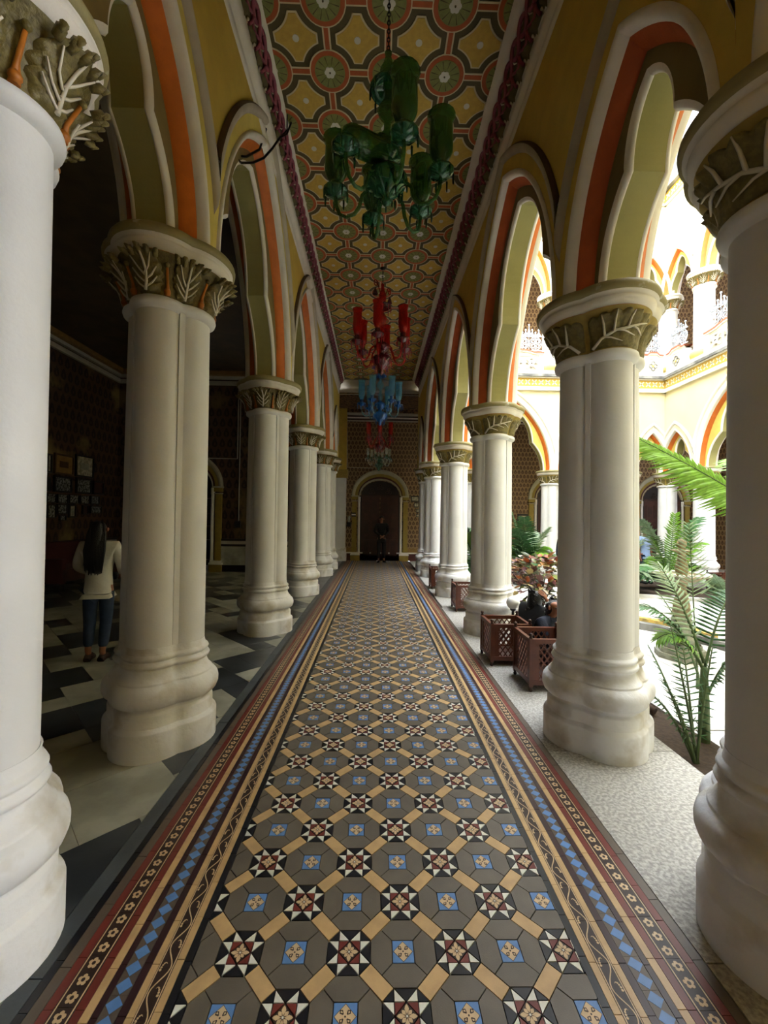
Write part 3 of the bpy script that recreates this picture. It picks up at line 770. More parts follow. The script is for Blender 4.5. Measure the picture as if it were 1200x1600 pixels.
# ================================================================ columns
CL = .075
def rq(phi, e, c=CL):
    d = (phi+pi/4) % (pi/2)-pi/4; ro = e-c
    return c*cos(d)+sqrt(max(ro*ro-c*c*sin(d)**2, 1e-9))
def ring(e, z, n=64): return [(rq(2*pi*k/n, e)*cos(2*pi*k/n), rq(2*pi*k/n, e)*sin(2*pi*k/n), z) for k in range(n)]
def qsweep(g, prof, key, n=64): g.grid([ring(e, z, n) for e, z in prof], key, True, True)
def bell_e(t): return .182+.012*t+.052*t**2.6
def make_column(name, label, H, kind, group, hb=1, upper=False):
    """H: abacus top height"""
    t = thing(name, label, 'column', (0, 0, 0), 0, group)
    zc0 = H-.25                                       # necking top
    g = G()
    qsweep(g, [(.238, 0), (.238, .112), (.236, .118), (.222, .128), (.2205, .131), (.2205, .176), (.219, .18), (.211, .186), (.209, .189), (.209, .2), (.211, .203)], 'plaster_base')
    if upper:
        g2 = [(.2, .0), (.2, .04), (.225, .06), (.235, .1), (.225, .14), (.2, .155)]
        g = G(); qsweep(g, g2, 'base_yellow'); qsweep(g, [(.2, .155), (.205, .17), (.2, .19), (.185, .2), (.177, .215)], 'pale_white')
    else:
        qsweep(g, [(.211, .203), (.224, .207), (.236, .218), (.2435, .238), (.2445, .256), (.24, .276), (.23, .29), (.218, .298), (.2165, .3), (.2165, .306), (.215, .308), (.205, .318), (.196, .334), (.191, .35), (.1905, .356), (.1915, .358), (.2, .363), (.2045, .372), (.2, .381), (.191, .386), (.19, .39), (.196, .395), (.1995, .402), (.196, .41), (.187, .415), (.186, .418), (.183, .43), (.1815, .445)], 'plaster_base')
    g.build('base', t)
    zb = .215 if upper else .445
    shaft = 'pale_white' if upper else 'plaster'
    g = G(); qsweep(g, [(.1805, zb), (.1795, zb+.3*(zc0-zb)), (.177, zb+.7*(zc0-zb)), (.1745, zc0-.02)], shaft)
    s_ = g.build('shaft', t)
    for k in range(4):
        a = pi/4+k*pi/2; g = G(); rr_ = .131; ux = (cos(a), sin(a))
        g.obox((ux[0]*rr_, ux[1]*rr_, (zb+zc0-.02)/2), (ux[0]*.021, ux[1]*.021, 0), (-ux[1]*.0115, ux[0]*.0115, 0), (0, 0, (zc0-.02-zb)/2), shaft)
        g.build('fillet', t)
    g = G(); qsweep(g, [(.1745, zc0-.05), (.182, zc0-.045), (.196, zc0-.035), (.2, zc0-.022), (.197, zc0-.008), (.188, zc0-.002), (.181, zc0)], shaft); g.build('necking', t)
    # bell
    hB = .155; g = G(); qsweep(g, [(bell_e(i/8), zc0+hB*i/8) for i in range(9)], 'bell_gold' if kind == 'fan' else 'leaf_gold')
    cap = g.build('capital', t)
    def on(phi, tt, d): r = rq(phi, bell_e(tt))+d; return (r*cos(phi), r*sin(phi), zc0+hB*tt)
    if kind == 'acanthus':
        for k in range(8):
            p0 = k*pi/4; wv = .33 if k % 2 == 0 else .30
            rows = []
            for i in range(23):
                v = i/22; lobe_ = abs(sin(pi*4.2*v+.35)); w = wv*(.5+.5*sin(pi*min(.93, .1+v*.8)))*(.8+.22*lobe_**.6)*(1 if v < .9 else max(.15, sqrt(max(0, 1-((v-.9)/.11)**2))))
                curl_ = .036*max(0, v-.5)**1.4*2.2
                r_ = []
                for u_ in [-1, -.93, -.8, -.6, -.4, -.2, 0, .2, .4, .6, .8, .93, 1]:
                    d_ = .016+curl_+.0075*sin(2*pi*(4.2*v-abs(u_)*1.1)+1.2)*min(1, abs(u_)*2.2)+.006*(1-abs(u_))-.01*abs(u_)**3
                    r_.append(on(p0+w*u_, .02+.93*v-.07*abs(u_)**2*(v > .3)*v, d_ if abs(u_) < .99 and 0 < i < 22 else max(-.004, curl_*.55-.004)))
                rows.append(r_)
            g = G(); g.grid(rows, 'leaf_gold'); lf = g.build('acanthus_leaf', cap)
            # curled tip
            g.__init__()
            D = lambda v, u_: on(p0+u_, .02+.93*v, .025+.036*max(0, v-.5)**1.4*2.2)
            g.tube([D(v, .03*sin(v*3)) for v in (0, .25, .5, .7, .85, .95)], [.006, .0055, .005, .0045, .004, .002], 'vein', 6)
            for v0, v1, du in ((.45, .86, .16), (.4, .8, -.17), (.28, .62, .22), (.22, .58, -.22), (.08, .4, .22), (.05, .36, -.22)):
                g.tube([D(v0, 0), D(v0+(v1-v0)*.4, du*.55), D(v1, du)], [.0045, .004, .0025], 'vein', 4)
            for du in (-.22, -.11, 0, .11, .22): g.tube([on(p0+du, .8, .03), on(p0+du*1.1, .93-abs(du)*.3, .046), on(p0+du*1.15, .93-abs(du)*.3, .056), on(p0+du*1.15, .85-abs(du)*.3, .056)], [.010, .0115, .0095, .003], 'leaf_gold', 8)
            g.build('leaf_vein', cap)
        for k in range(8):
            p0 = k*pi/4+pi/8; g = G()
            g.tube([on(p0, .0, .008), on(p0, .3, .01), on(p0, .7, .016)], [.012, .006, .005], 'bud_orange', 6)
            g.ball(on(p0, .1, .01), .014, 'bud_orange', 8); g.ball(on(p0, .72, .016), .011, 'leaf_gold', 8); g.build('bud', cap)
    else:
        for k in range(4):
            p0 = k*pi/2
            rows = []
            for i in range(15):
                v = i/14; n_ = 41; r_ = []
                for m in range(n_):
                    u_ = -1+2*m/(n_-1)
                    lob = .86+.12*sqrt(abs(cos(u_*pi*3.5)))
                    vv = v*lob*(1-.12*u_*u_)
                    d = .012*(1-abs(u_)**6)*(1-max(0, v-.9)*8)+.010*(abs(cos(u_*pi*3.5))-.5)*v+.004*sin(u_*40+v*9)*v+.018*max(0, v-.5)
                    r_.append(on(p0+u_*.74, .02+.95*vv, d if abs(u_) < .99 and 0 < i < 14 else -.003))
                rows.append(r_)
            g = G(); g.grid(rows, 'leaf_gold'); g.build('broad_leaf', cap)
            g = G(); D = lambda v, u_: on(p0+u_*.74, .02+.93*v, .018+.006*v)
            sp = [(.0, .85), (.25, .6), (.42, .25), (.5, -.1), (.62, -.45), (.7, -.7)] if k % 2 == 0 else [(.0, -.85), (.25, -.6), (.42, -.25), (.5, .1), (.62, .45), (.7, .7)]
            sg = 1 if k % 2 == 0 else -1
            g.tube([D(*q_) for q_ in sp], [.007, .0065, .006, .0055, .004, .002], 'vein', 5)
            for (v0, u0), (v1, u1) in (((.3, .52), (.85, .62)), ((.4, .3), (.92, .28)), ((.5, -.05), (.9, -.12)), ((.42, .22), (.3, -.3)), ((.28, .56), (.12, .05)), ((.52, -.2), (.36, -.62))):
                g.tube([D(v0, u0*sg), D((v0+v1)/2+.04, (u0*.6+u1*.4)*sg), D(v1, u1*sg)], [.0055, .0045, .002], 'vein', 4)
            g.build('leaf_vein', cap)
    g = G(); za = zc0+hB
    qsweep(g, [(.225, za-.012), (.236, za-.006), (.243, za+.003)], 'orange')
    qsweep(g, [(.243, za+.003), (.252, za+.01), (.262, za+.03), (.262, za+.04), (.258, za+.045), (.27, za+.05), (.272, za+.055)], 'trim_white' if not upper else 'pale_white')
    qsweep(g, [(.272, za+.055), (.281, za+.06), (.283, za+.075), (.28, za+.086), (.274, H)], 'abacus_olive' if not upper else 'pale_white')
    g.add(ring(.274, H), [tuple(range(64))], 'trim_white')
    g.build('abacus', t)
    for o in [t]+list(t.children): KIDS[o.name] = None
    return t
def kids_cache(o):
    ch = [x for x in sc.objects if x.parent == o]
    KIDS[o.name] = ch
    for c in ch: kids_cache(c)
bpy.context.view_layer.update()
nth = ['nearest', 'second', 'third', 'fourth', 'fifth', 'sixth']
cl_ = make_column('column', 'x', ZL, 'acanthus', 'white clustered columns on the hall side of the corridor'); kids_cache(cl_)
lab = ['white clustered column cut off by the left edge of the picture, gold acanthus capital overhead',
       'large white clustered column in front of the dark hall, gold leaf capital with orange buds',
       'third column from the left edge, white, standing beside the checkered hall floor',
       'fourth white column along the hall side, half the height of the second one in view',
       'fifth white column along the hall side, partly hidden by the fourth',
       'last and smallest white column on the hall side, next to the far wall pier']
for i, y in enumerate(YS):
    o = cl_ if i == 0 else dup(cl_, (LX, y, 0)); o.location = (LX*S, y*S, 0); o['label'] = lab[i]
cr_ = make_column('column', 'x', ZR, 'fan', 'white clustered columns between corridor and courtyard'); kids_cache(cr_)
lab = ['shaded grey column cut off by the right edge of the picture, carved capital overhead',
       'large white column beside the small potted palms, fan leaf capital with white veins',
       'white column standing behind the lattice planter boxes on the courtyard side',
       'white column behind the third lattice planter box, courtyard side',
       'fifth white column on the courtyard side, slim in the distance',
       'last white column on the courtyard side, at the corner near the far wall']
for i, y in enumerate(YS):
    o = cr_ if i == 0 else dup(cr_, (RX, y, 0)); o.location = (RX*S, y*S, 0); o['label'] = lab[i]
gc = 'white columns of the far courtyard sides'
for x, y, l in ((RX+.93, YE, 'far courtyard column seen between the third and fourth corridor columns'), (RX+2.45, YE, 'far courtyard column just left of the large right column, rising behind the croton shrub'),
                (RX+4.0, YE, 'far courtyard column peeping out right of the large column, behind the blue shirt'), (XE, YE, 'corner column of the courtyard standing behind the fountain'), (XE, YE-.93, 'courtyard side column half hidden by the shaded column at the right')):
    dup(cr_, (x, y, 0), 0, l, gc)
cu_ = make_column('gallery_column', 'x', ZU-3.94, 'acanthus', 'white columns of the upper gallery', upper=True); kids_cache(cu_)
first = True
for x, y, l in ((RX+2.45, YE, 'upper gallery column above the far courtyard wall, left of the large capital'), (XE, YE, 'upper gallery column in the corner, between the two narrow arches'),
                (XE, YE-.93, 'upper gallery column on the right side wall, nearest to the shaded column'), (RX+.93, YE, 'upper gallery column hidden mostly by the third corridor column'), (RX+4.0, YE, 'upper gallery column behind the large capital')):
    if first: o = cu_; first = False; o.location = (x*S, y*S, 3.94*S); o['label'] = l
    else: dup(cu_, (x, y, 3.94), 0, l)
# ================================================================ doors, cornices, court galleries
def pcurve(a, rise, n=16):
    k = (rise*rise-a*a)/(2*a)
    if k < 0: k = 0; 
    R = a+k; th = acos(min(1, k/R)); P = [(-k+R*cos(th*i/n), R*sin(th*i/n)) for i in range(n+1)]; s_ = rise/P[-1][1]
    P = [(x, z*s_) for x, z in P]; P[-1] = (0, rise); return P
def doorway(name, cx, yw, sgn_, leaf=True, open_=False):
    """arched doorway on a wall whose face is at y=yw, looking towards -y"""
    zs = 1.55; o = None
    st = [(.68, .62, -.05, 'door_cream'), (.655, .585, -.06, 'door_cream'), (.62, .55, -.05, 'door_cream'), (.6, .52, -.035, 'door_yellow'), (.54, .46, -.035, 'door_yellow'), (.53, .45, -.02, 'baseboard_maroon'), (.51, .42, -.02, 'baseboard_maroon'), (.505, .41, -.03, 'door_cream'), (.485, .39, -.03, 'door_cream'), (.47, .37, .0, 'umber_band'), (.455, .355, .06, 'umber_band')]
    g = G()
    fr_ = None
    for sg in (1, -1):
        for (a0, r0, d0, k0), (a1, r1, d1, k1) in zip(st, st[1:]):
            g.grid([[(cx+sg*x, yw+d0, zs+z) for x, z in pcurve(a0, r0)], [(cx+sg*x, yw+d1, zs+z) for x, z in pcurve(a1, r1)]], k0, True)
        g.grid([[(cx+sg*x, yw, zs+z) for x, z in pcurve(.68, .62)], [(cx+sg*x, yw-.05, zs+z) for x, z in pcurve(.68, .62)]], 'door_cream')
    o = g.build(name, kind='structure')
    for sg in (1, -1):
        p = G(); x0, x1 = sorted((cx+sg*.665, cx+sg*.555)); p.box(x0, yw-.05, .2, x1, yw+.02, zs-.13, 'door_yellow'); p.build('pilaster', o)
        p = G(); x0, x1 = sorted((cx+sg*.69, cx+sg*.5)); p.box(x0, yw-.075, zs-.03, x1, yw+.02, zs, 'door_cream'); x0, x1 = sorted((cx+sg*.68, cx+sg*.53))
        p.box(x0, yw-.065, zs-.1, x1, yw+.02, zs-.03, 'door_yellow'); p.box(x0, yw-.06, zs-.14, x1, yw+.02, zs-.125, 'door_cream'); p.build('pilaster_capital', o)
        p = G(); p.lathe([(.034, .2), (.03, .26), (.03, zs-.16), (.036, zs-.14), (.036, zs-.03)], 'trim_white', 12, (cx+sg*.5, yw-.02, 0)); p.build('shaft', o)
        p = G(); x0, x1 = sorted((cx+sg*.69, cx+sg*.47)); p.box(x0, yw-.08, 0, x1, yw+.02, .13, 'door_yellow'); p.box(x0-.005, yw-.085, .13, x1+.005, yw+.02, .16, 'trim_white'); p.box(x0+.01, yw-.07, .16, x1-.01, yw+.02, .2, 'trim_white'); p.build('plinth', o)
    if leaf:
        d = G(); d.grid([[(cx+sg*x, yw-.002, zs+z) for x, z in pcurve(.455, .355)] for sg in (1, -1)], 'wood_black', False); d.build('fanlight', o)
        tg = G()
        for a_c in ((-.2, .1), (.2, .1), (0, .2)):
            for k in range(3):
                a = pi/2+2*pi*k/3
                q_ = (cx+a_c[0]+.045*cos(a), yw-.012, zs+a_c[1]+.045*sin(a))
                tg.tube([(q_[0]+.032*cos(t*pi/4), q_[1], q_[2]+.032*sin(t*pi/4)) for t in range(9)], .007, 'wood_dark', 4)
        tg.build('tracery', o)
        for sg in (1, -1):
            x0, x1 = sorted((cx+sg*.006, cx+sg*.44))
            d = G(); d.box(x0, yw-.03, .0, x1, yw+.01, zs-.02, 'door_wood'); lf = d.build('door_leaf', o)
            for z0, z1 in ((.12, .5), (.62, 1.0), (1.1, 1.42)):
                for i in (0, 1):
                    a = x0+.04+i*.195; pgn = G(); pgn.box(a, yw-.045, z0, a+.165, yw-.03, z1, 'door_wood'); pgn.box(a+.03, yw-.052, z0+.03, a+.135, yw-.045, z1-.03, 'wood_dark'); pgn.build('door_panel', lf)
        d = G(); d.box(cx-.455, yw-.04, zs-.03, cx+.455, yw+.0, zs+.02, 'wood_dark'); d.box(cx-.49, yw-.03, 0, cx-.44, yw, zs, 'wood_black'); d.box(cx+.44, yw-.03, 0, cx+.49, yw, zs, 'wood_black'); d.build('door_frame', o)
    return o
doorway('door_1', .11, YW, 1)
doorway('door_2', 4.36, YW, 1)
doorway('door_3', 6.95, YW, 1)
doorway('door_4', -3.46, 7.6, 1, leaf=False)

def court_bands(name, a, b, n, ztable):
    """horizontal mouldings along the wall from a to b, n = outward normal"""
    g = G(); 
    for z0, z1, d, k in ztable:
        p = [(a[0], a[1]), (b[0], b[1])]
        v = []
        for z in (z0, z1):
            v += [(a[0], a[1], z), (b[0], b[1], z), (b[0]+n[0]*d+EXT*(b[0]-a[0])*0, b[1]+n[1]*d, z), (a[0]+n[0]*d, a[1]+n[1]*d, z)]
        g.add(v, [(0, 3, 2, 1), (4, 5, 6, 7), (0, 1, 5, 4), (1, 2, 6, 5), (2, 3, 7, 6), (3, 0, 4, 7)], k)
    return g.build(name, kind='structure')
EXT = 0
T1 = [(3.56, 3.585, .24, 'cream_light'), (3.585, 3.61, .22, 'cream_light'), (3.61, 3.64, .215, 'pale_white'), (3.64, 3.80, .215, 'frieze_gold'), (3.80, 3.82, .25, 'pale_white'), (3.82, 3.87, .28, 'grey_ledge'), (3.87, 3.95, .235, 'pale_white')]
T2 = [(7.3, 7.34, .22, 'cream_light'), (7.34, 7.54, .215, 'frieze_gold'), (7.54, 7.62, .3, 'grey_ledge'), (7.62, 8.1, .24, 'grey_ledge')]
FY = YE; WX = XE
b1 = court_bands('trim_10', (RX, FY), (WX, FY), (0, -1), T1); b2 = court_bands('trim_11', (WX, 5.3), (WX, FY), (-1, 0), T1)
b3 = court_bands('trim_12', (RX, FY), (WX, FY), (0, -1), T2); b4 = court_bands('trim_13', (WX, 5.3), (WX, FY), (-1, 0), T2)
def quatrefoil(s, key='cream_light'):
    g = G()
    for k in range(4):
        a = pi/4+k*pi/2; g.add([(s*.12*cos(a-.8), 0, s*.12*sin(a-.8)), (s*.62*cos(a-.2), 0, s*.62*sin(a-.2)), (s*.66*cos(a), -.004, s*.66*sin(a)), (s*.62*cos(a+.2), 0, s*.62*sin(a+.2)), (s*.12*cos(a+.8), 0, s*.12*sin(a+.8))], [(0, 1, 2), (0, 2, 4), (2, 3, 4)], key)
    g.ball((0, 0, 0), s*.13, 'grey_ledge', 6)
    return g
qm = quatrefoil(.1).mesh('frieze_flower')
for par, z in ((b1, 3.72), (b3, 7.44)):
    x = RX+.3
    while x < WX-.25: place(qm, 'frieze_flower', par, (x, FY-.217, z)); x += .133
for par, z in ((b2, 3.72), (b4, 7.44)):
    y = FY-.3
    while y > 5.6: place(qm, 'frieze_flower', par, (WX-.217, y, z), rz=-pi/2); y -= .133
# balustrades with pierced panels, red coping and cast iron railing
def balustrade(name, label, a, b, wide, dirn, loc, rz):
    """runs along local x from a to b, faces local -y"""
    t = thing(name, label, 'balustrade', loc, rz, 'gallery balustrades above the courtyard')
    L = b-a; mid = (a+b)/2
    g = G(); g.box(a, -.05, 0, b, .05, .3, 'cream_light'); g.build('panel', t)
    for x in (a+.035, b-.035):
        g = G(); g.box(x-.045, -.075, 0, x+.045, .07, .31, 'pale_white'); g.box(x-.012, -.082, .02, x+.012, -.07, .29, 'pale_white'); g.build('post', t)
    if wide:
        n = max(1, round((L-.16)/.3)); w = (L-.16)/n
        for i in range(n):
            cx = a+.08+w*(i+.5); g = G(); g.box(cx-w*.46, -.054, .03, cx+w*.46, -.05, .27, 'hood_grey')
            for k in range(4):
                aa = pi/4+k*pi/2; g.bar((cx, -.06, .15), (cx+.13*cos(aa), -.06, .15+.13*sin(aa)), .03, .02, 'pale_white', up=(0, 1, 0)); g.tube([(cx+.05*cos(aa+pi/4+t_*pi/3-.5)*(1+.2*t_), -.062, .15+.05*sin(aa+pi/4+t_*pi/3-.5)*(1+.2*t_)) for t_ in (0, .5, 1)], .01, 'pale_white', 4)
            for k in range(4):
                aa = k*pi/2; q_ = G(); g.lathe([(.0, 0), (.026, .001), (.026, .004)], 'grey_ledge', 8, (cx+.085*cos(aa), -.052, .15+.085*sin(aa)))
                g.box(cx+.085*cos(aa)-.025, -.053, .15+.085*sin(aa)-.025, cx+.085*cos(aa)+.025, -.0505, .15+.085*sin(aa)+.025, 'grey_ledge')
            g.build('pierced_cross', t)
    else:
        g = G()
        for k in range(4):
            aa = k*pi/2; c_ = (mid+.045*cos(aa), -.058, .155+.055*sin(aa)); g.tube([(c_[0]+.035*cos(v*pi/4), c_[1], c_[2]+.04*sin(v*pi/4)) for v in range(9)], .01, 'grey_ledge', 4)
        g.ball((mid, -.05, .155), .03, 'base_yellow', 8); g.build('quatrefoil', t)
    g = G(); n = 16; pts = []
    for i in range(n+1):
        x = a-.02+(L+.04)*i/n; e = min(1, max(0, (abs(x-mid)/(L/2)-.35)/.4)); e = e*e*(3-2*e); pts.append((x, .33+(.05*(1-e) if not wide or True else 0)))
    for dz, w, k in ((0, .075, 'pale_white'), (.022, .085, 'red_rail')):
        g = G(); g.grid([[(x, -w, z+dz) for x, z in pts], [(x, -w, z+dz+.024) for x, z in pts], [(x, w, z+dz+.024) for x, z in pts], [(x, w, z+dz) for x, z in pts], [(x, -w, z+dz) for x, z in pts]], k, False); g.build('coping' if dz else 'coping_bed', t)
    g = G(); g.grid([[(x, -.05, .29) for x, z in pts], [(x, -.05, z) for x, z in pts], [(x, .05, z) for x, z in pts]], 'cream_light', False); g.build('upstand', t)
    # iron railing
    r = G(); z0, z1 = .42, .72
    r.box(a, -.01, z0, b, .01, z0+.02, 'iron_white'); r.box(a, -.01, z1-.015, b, .01, z1, 'iron_white'); ir = r.build('iron_railing', t)
    n = max(2, round(L/.27)); w = L/n
    for i in range(n):
        cx = a+w*(i+.5); cz = (z0+z1)/2; rg = G()
        for rad in (.125, .095): rg.tube([(cx+min(rad, w*.47)*cos(v*pi/8), 0, cz+rad*sin(v*pi/8)) for v in range(17)], .008, 'iron_white', 4)
        for v in range(8): aa = v*pi/4+pi/8; rg.bar((cx+.02*cos(aa), 0, cz+.02*sin(aa)), (cx+.09*cos(aa), 0, cz+.09*sin(aa)), .012, .012, 'iron_white', up=(0, 1, 0))
        rg.ball((cx, 0, cz), .03, 'iron_white', 6); rg.build('rosette', ir)
        for xx, hh in ((cx-w/2, .22), (cx-w/4, .12), (cx, .07), (cx+w/4, .12)):
            sp = G(); sp.add([(xx-w/5, 0, z1), (xx+w/5, 0, z1), (xx, 0, z1+hh*.8), (xx-w/8, .004, z1), (xx+w/8, .004, z1)], [(0, 1, 2)], 'iron_white'); sp.bar((xx, 0, z1), (xx, 0, z1+hh), .012, .012, 'iron_white'); sp.ball((xx, 0, z1+hh), .02, 'iron_white', 6)
            sp.bar((xx, 0, z0), (xx, 0, z1), .008, .008, 'iron_white'); sp.build('spike', ir)
    return t
for nm, a, b, wd in (('wide panelled balustrade under the left gallery arch, iron railing on its red coping', .93, 2.45, True), ('wide panelled balustrade of the far gallery, hidden behind the large capital', 2.45, 4.0, True), ('short balustrade with one quatrefoil, left of the gallery corner column', 4.0, 4.83, False)):
    balustrade('balustrade', nm, a+.24, b-.24, wd, 0, (RX, YE-.12, 3.95), 0)
for nm, a, b, wd in (('short balustrade with one quatrefoil on the right side gallery, next to the corner column', 0, .93, False), ('wide balustrade of the right side gallery, cut off by the shaded column', .93, 2.71, True)):
    balustrade('balustrade', nm, a+.24, b-.24, wd, 0, (XE-.12, YE, 3.95), -pi/2)

# ================================================================ chandeliers
def chandelier(name, label, loc, sc_, cols, n_arm, a0, top_z, shade_r=.045, shade_h=.28, scrolls=True, dz=0, tilt=None, prisms=True, group='glass chandeliers hanging along the corridor', simple=False):
    t = thing(name, label, 'chandelier', loc, 0, group)
    gl, dk, pr = cols; s = sc_
    g = G(); g.lathe([(1e-4, 0), (.018, .01), (.03, .03), (.02, .05), (.05, .07), (.1, .13), (.115, .17), (.1, .2), (.04, .215), (.03, .25), (.05, .27), (.085, .3), (.09, .33), (.05, .36), (.03, .38)], dk, 16, (0, 0, 0)); gg = G(); gg.merge(g, lambda p: tuple(c*s for c in p)); gg.build('hub', t)
    g = G(); g.lathe([(.02, .38), (.035, .42), (.04, .46), (.02, .5), (.018, .56), (.045, .6), (.055, .63), (.04, .67), (.018, .7), (.016, .76), (.022, .8), (.04, .84), (.045, .9), (.025, .95), (.015, 1.0), (.02, 1.02), (1e-4, 1.04)], gl, 14); gg = G(); gg.merge(g, lambda p: tuple(c*s for c in p)); gg.build('stem', t)
    g = G(); g.lathe([(.025, .81), (.07, .8), (.1, .775), (.095, .765), (.06, .785), (.03, .795)], dk, 16); gg = G(); gg.merge(g, lambda p: tuple(c*s for c in p)); gg.build('canopy_bowl', t)
    prm = G(); prm.tube([(0, 0, 0), (0, 0, -.01), (0, 0, -.065), (0, 0, -.075)], [.002, .0065, .005, .001], pr, 4)
    pm = G(); pm.merge(prm, lambda p: tuple(c*s for c in p)); pmesh = pm.mesh('prism')
    def hang(par, x, y, z): place(pmesh, 'prism', par, (x*s, y*s, z*s), rz=random.random())
    hubc = [o for o in (t,)]
    for k in range(10): a = 2*pi*k/10; hang(t, .11*cos(a), .11*sin(a), .165)
    for k in range(8): a = 2*pi*k/8; hang(t, .07*cos(a), .07*sin(a), .09)
    for k in range(8): a = 2*pi*k/8; hang(t, .095*cos(a), .095*sin(a), .77)
    for i in range(n_arm):
        a = a0+2*pi*i/n_arm; ca, sa = cos(a), sin(a); P = lambda r, z: (r*ca*s, r*sa*s, (z+dz)*s)
        g = G(); g.tube([P(r, z) for r, z in ((.06, .3), (.1, .31), (.135, .27), (.15, .2), (.18, .15), (.225, .14), (.265, .17), (.285, .23), (.29, .3))], .0105*s, gl, 6); arm = g.build('arm', t)
        g = G(); g.lathe([(.01, .29), (.03, .3), (.065, .325), (.07, .335), (.06, .33), (.025, .31), (.02, .34), (.03, .37), (.03, .39)], dk, 12); gg = G(); gg.merge(g, lambda p: (p[0]*s+.29*ca*s, p[1]*s+.29*sa*s, (p[2]+dz)*s)); gg.build('candle_cup', arm)
        g = G(); r = shade_r; hh = shade_h
        g.lathe([(r*.35, 0), (r*.7, hh*.1), (r*.98, hh*.25), (r, hh*.4), (r*.97, hh*.75), (r*.95, hh*.88), (r*1.05, hh*.95), (r*1.18, hh), (r*1.12, hh*.985), (r*.98, hh*.94), (r*.9, hh*.88), (r*.92, hh*.4), (r*.85, hh*.25), (r*.3, .01)], gl, 16, (0, 0, .385)); gg = G(); tl = 1.15 if i == tilt else 0; gg.merge(g, lambda p: ((p[0]+(.29-(p[2]-.385)*sin(tl))*ca)*s, (p[1]+(.29-(p[2]-.385)*sin(tl))*sa)*s, (.385+(p[2]-.385)*cos(tl)+dz+(p[0]*ca+p[1]*sa)*sin(tl))*s)); gg.build('shade', arm)
        if prisms:
            for k in range(7): b = 2*pi*k/7; hang(arm, .29*ca+.066*cos(b), .29*sa+.066*sin(b), .325+dz)
    if scrolls:
        for i in range(2 if not simple else 0):
            a = a0+.5+pi*i; ca, sa = cos(a), sin(a)
            pts = [(.03, .86), (.05, .93), (.08, .985)]+[(.115+.04*(1-v/14)*cos(pi*.75-v*.75), .985+.04*(1-v/14)*sin(pi*.75-v*.75)) for v in range(12)]
            g = G(); g.tube([(r*ca*s, r*sa*s, z*s) for r, z in pts], .006*s, gl, 5); so = g.build('scroll_arm', t)
            g = G(); g.tube([(.125*ca*s, .125*sa*s, .94*s), (.125*ca*s, .125*sa*s, .9*s), (.125*ca*s, .125*sa*s, .86*s)], [.003*s, .02*s, .03*s], dk, 6); g.build('bell_drop', so)
    # chain to the ceiling
    z = 1.04*s; lk = G(); r = .011
    lk.tube([(r*.6*cos(v*pi/5), 0, r*1.5*sin(v*pi/5)) for v in range(11)], .0028, 'chain', 4, False); lm = lk.mesh('chain_link'); k = 0
    while z < top_z-loc[2]:
        place(lm, 'chain_link', t, (0, 0, z+.012), rz=(k % 2)*pi/2); z += .0255; k += 1
    g = G(); g.lathe([(.035, 0), (.03, -.012), (.008, -.02)], 'chain', 12, (0, 0, top_z-loc[2])); g.build('ceiling_hook', t)
    return t
c1 = chandelier('chandelier', 'dark green glass chandelier nearest the camera, with long rounded glass shades', (.03, 1.97, 2.51), .9, ('glass_green', 'glass_green_dark', 'glass_green_dark'), 6, math.radians(-75), 2.51+(HC-2.51)/.82, .063, .3, scrolls=False, dz=-.17, tilt=5)
c1.scale.z = .82
c2 = chandelier('chandelier', 'ruby red glass chandelier with scroll arms, second from the camera', (.045, 4.6, 2.61), 1.0, ('glass_red', 'glass_darkred', 'glass_pink'), 6, .35, HC, .05, .3)
c3 = chandelier('chandelier', 'pale blue glass chandelier, third from the camera', (.05, 6.37, 2.44), 1.0, ('glass_blue', 'glass_blue_dark', 'glass_blue_dark'), 6, .1, HC, .05, .3)
c4 = chandelier('chandelier', 'small red glass chandelier hanging behind and below the blue one', (.06, 8.0, 2.28), .85, ('glass_red', 'glass_darkred', 'glass_pink'), 6, .5, HC, .05, .28)
c5 = chandelier('chandelier', 'farthest chandelier of clear and green crystal above the arched door', (.06, 9.15, 2.06), .85, ('glass_clear', 'glass_green_dark', 'glass_clear'), 6, .2, 3.6, .04, .2)

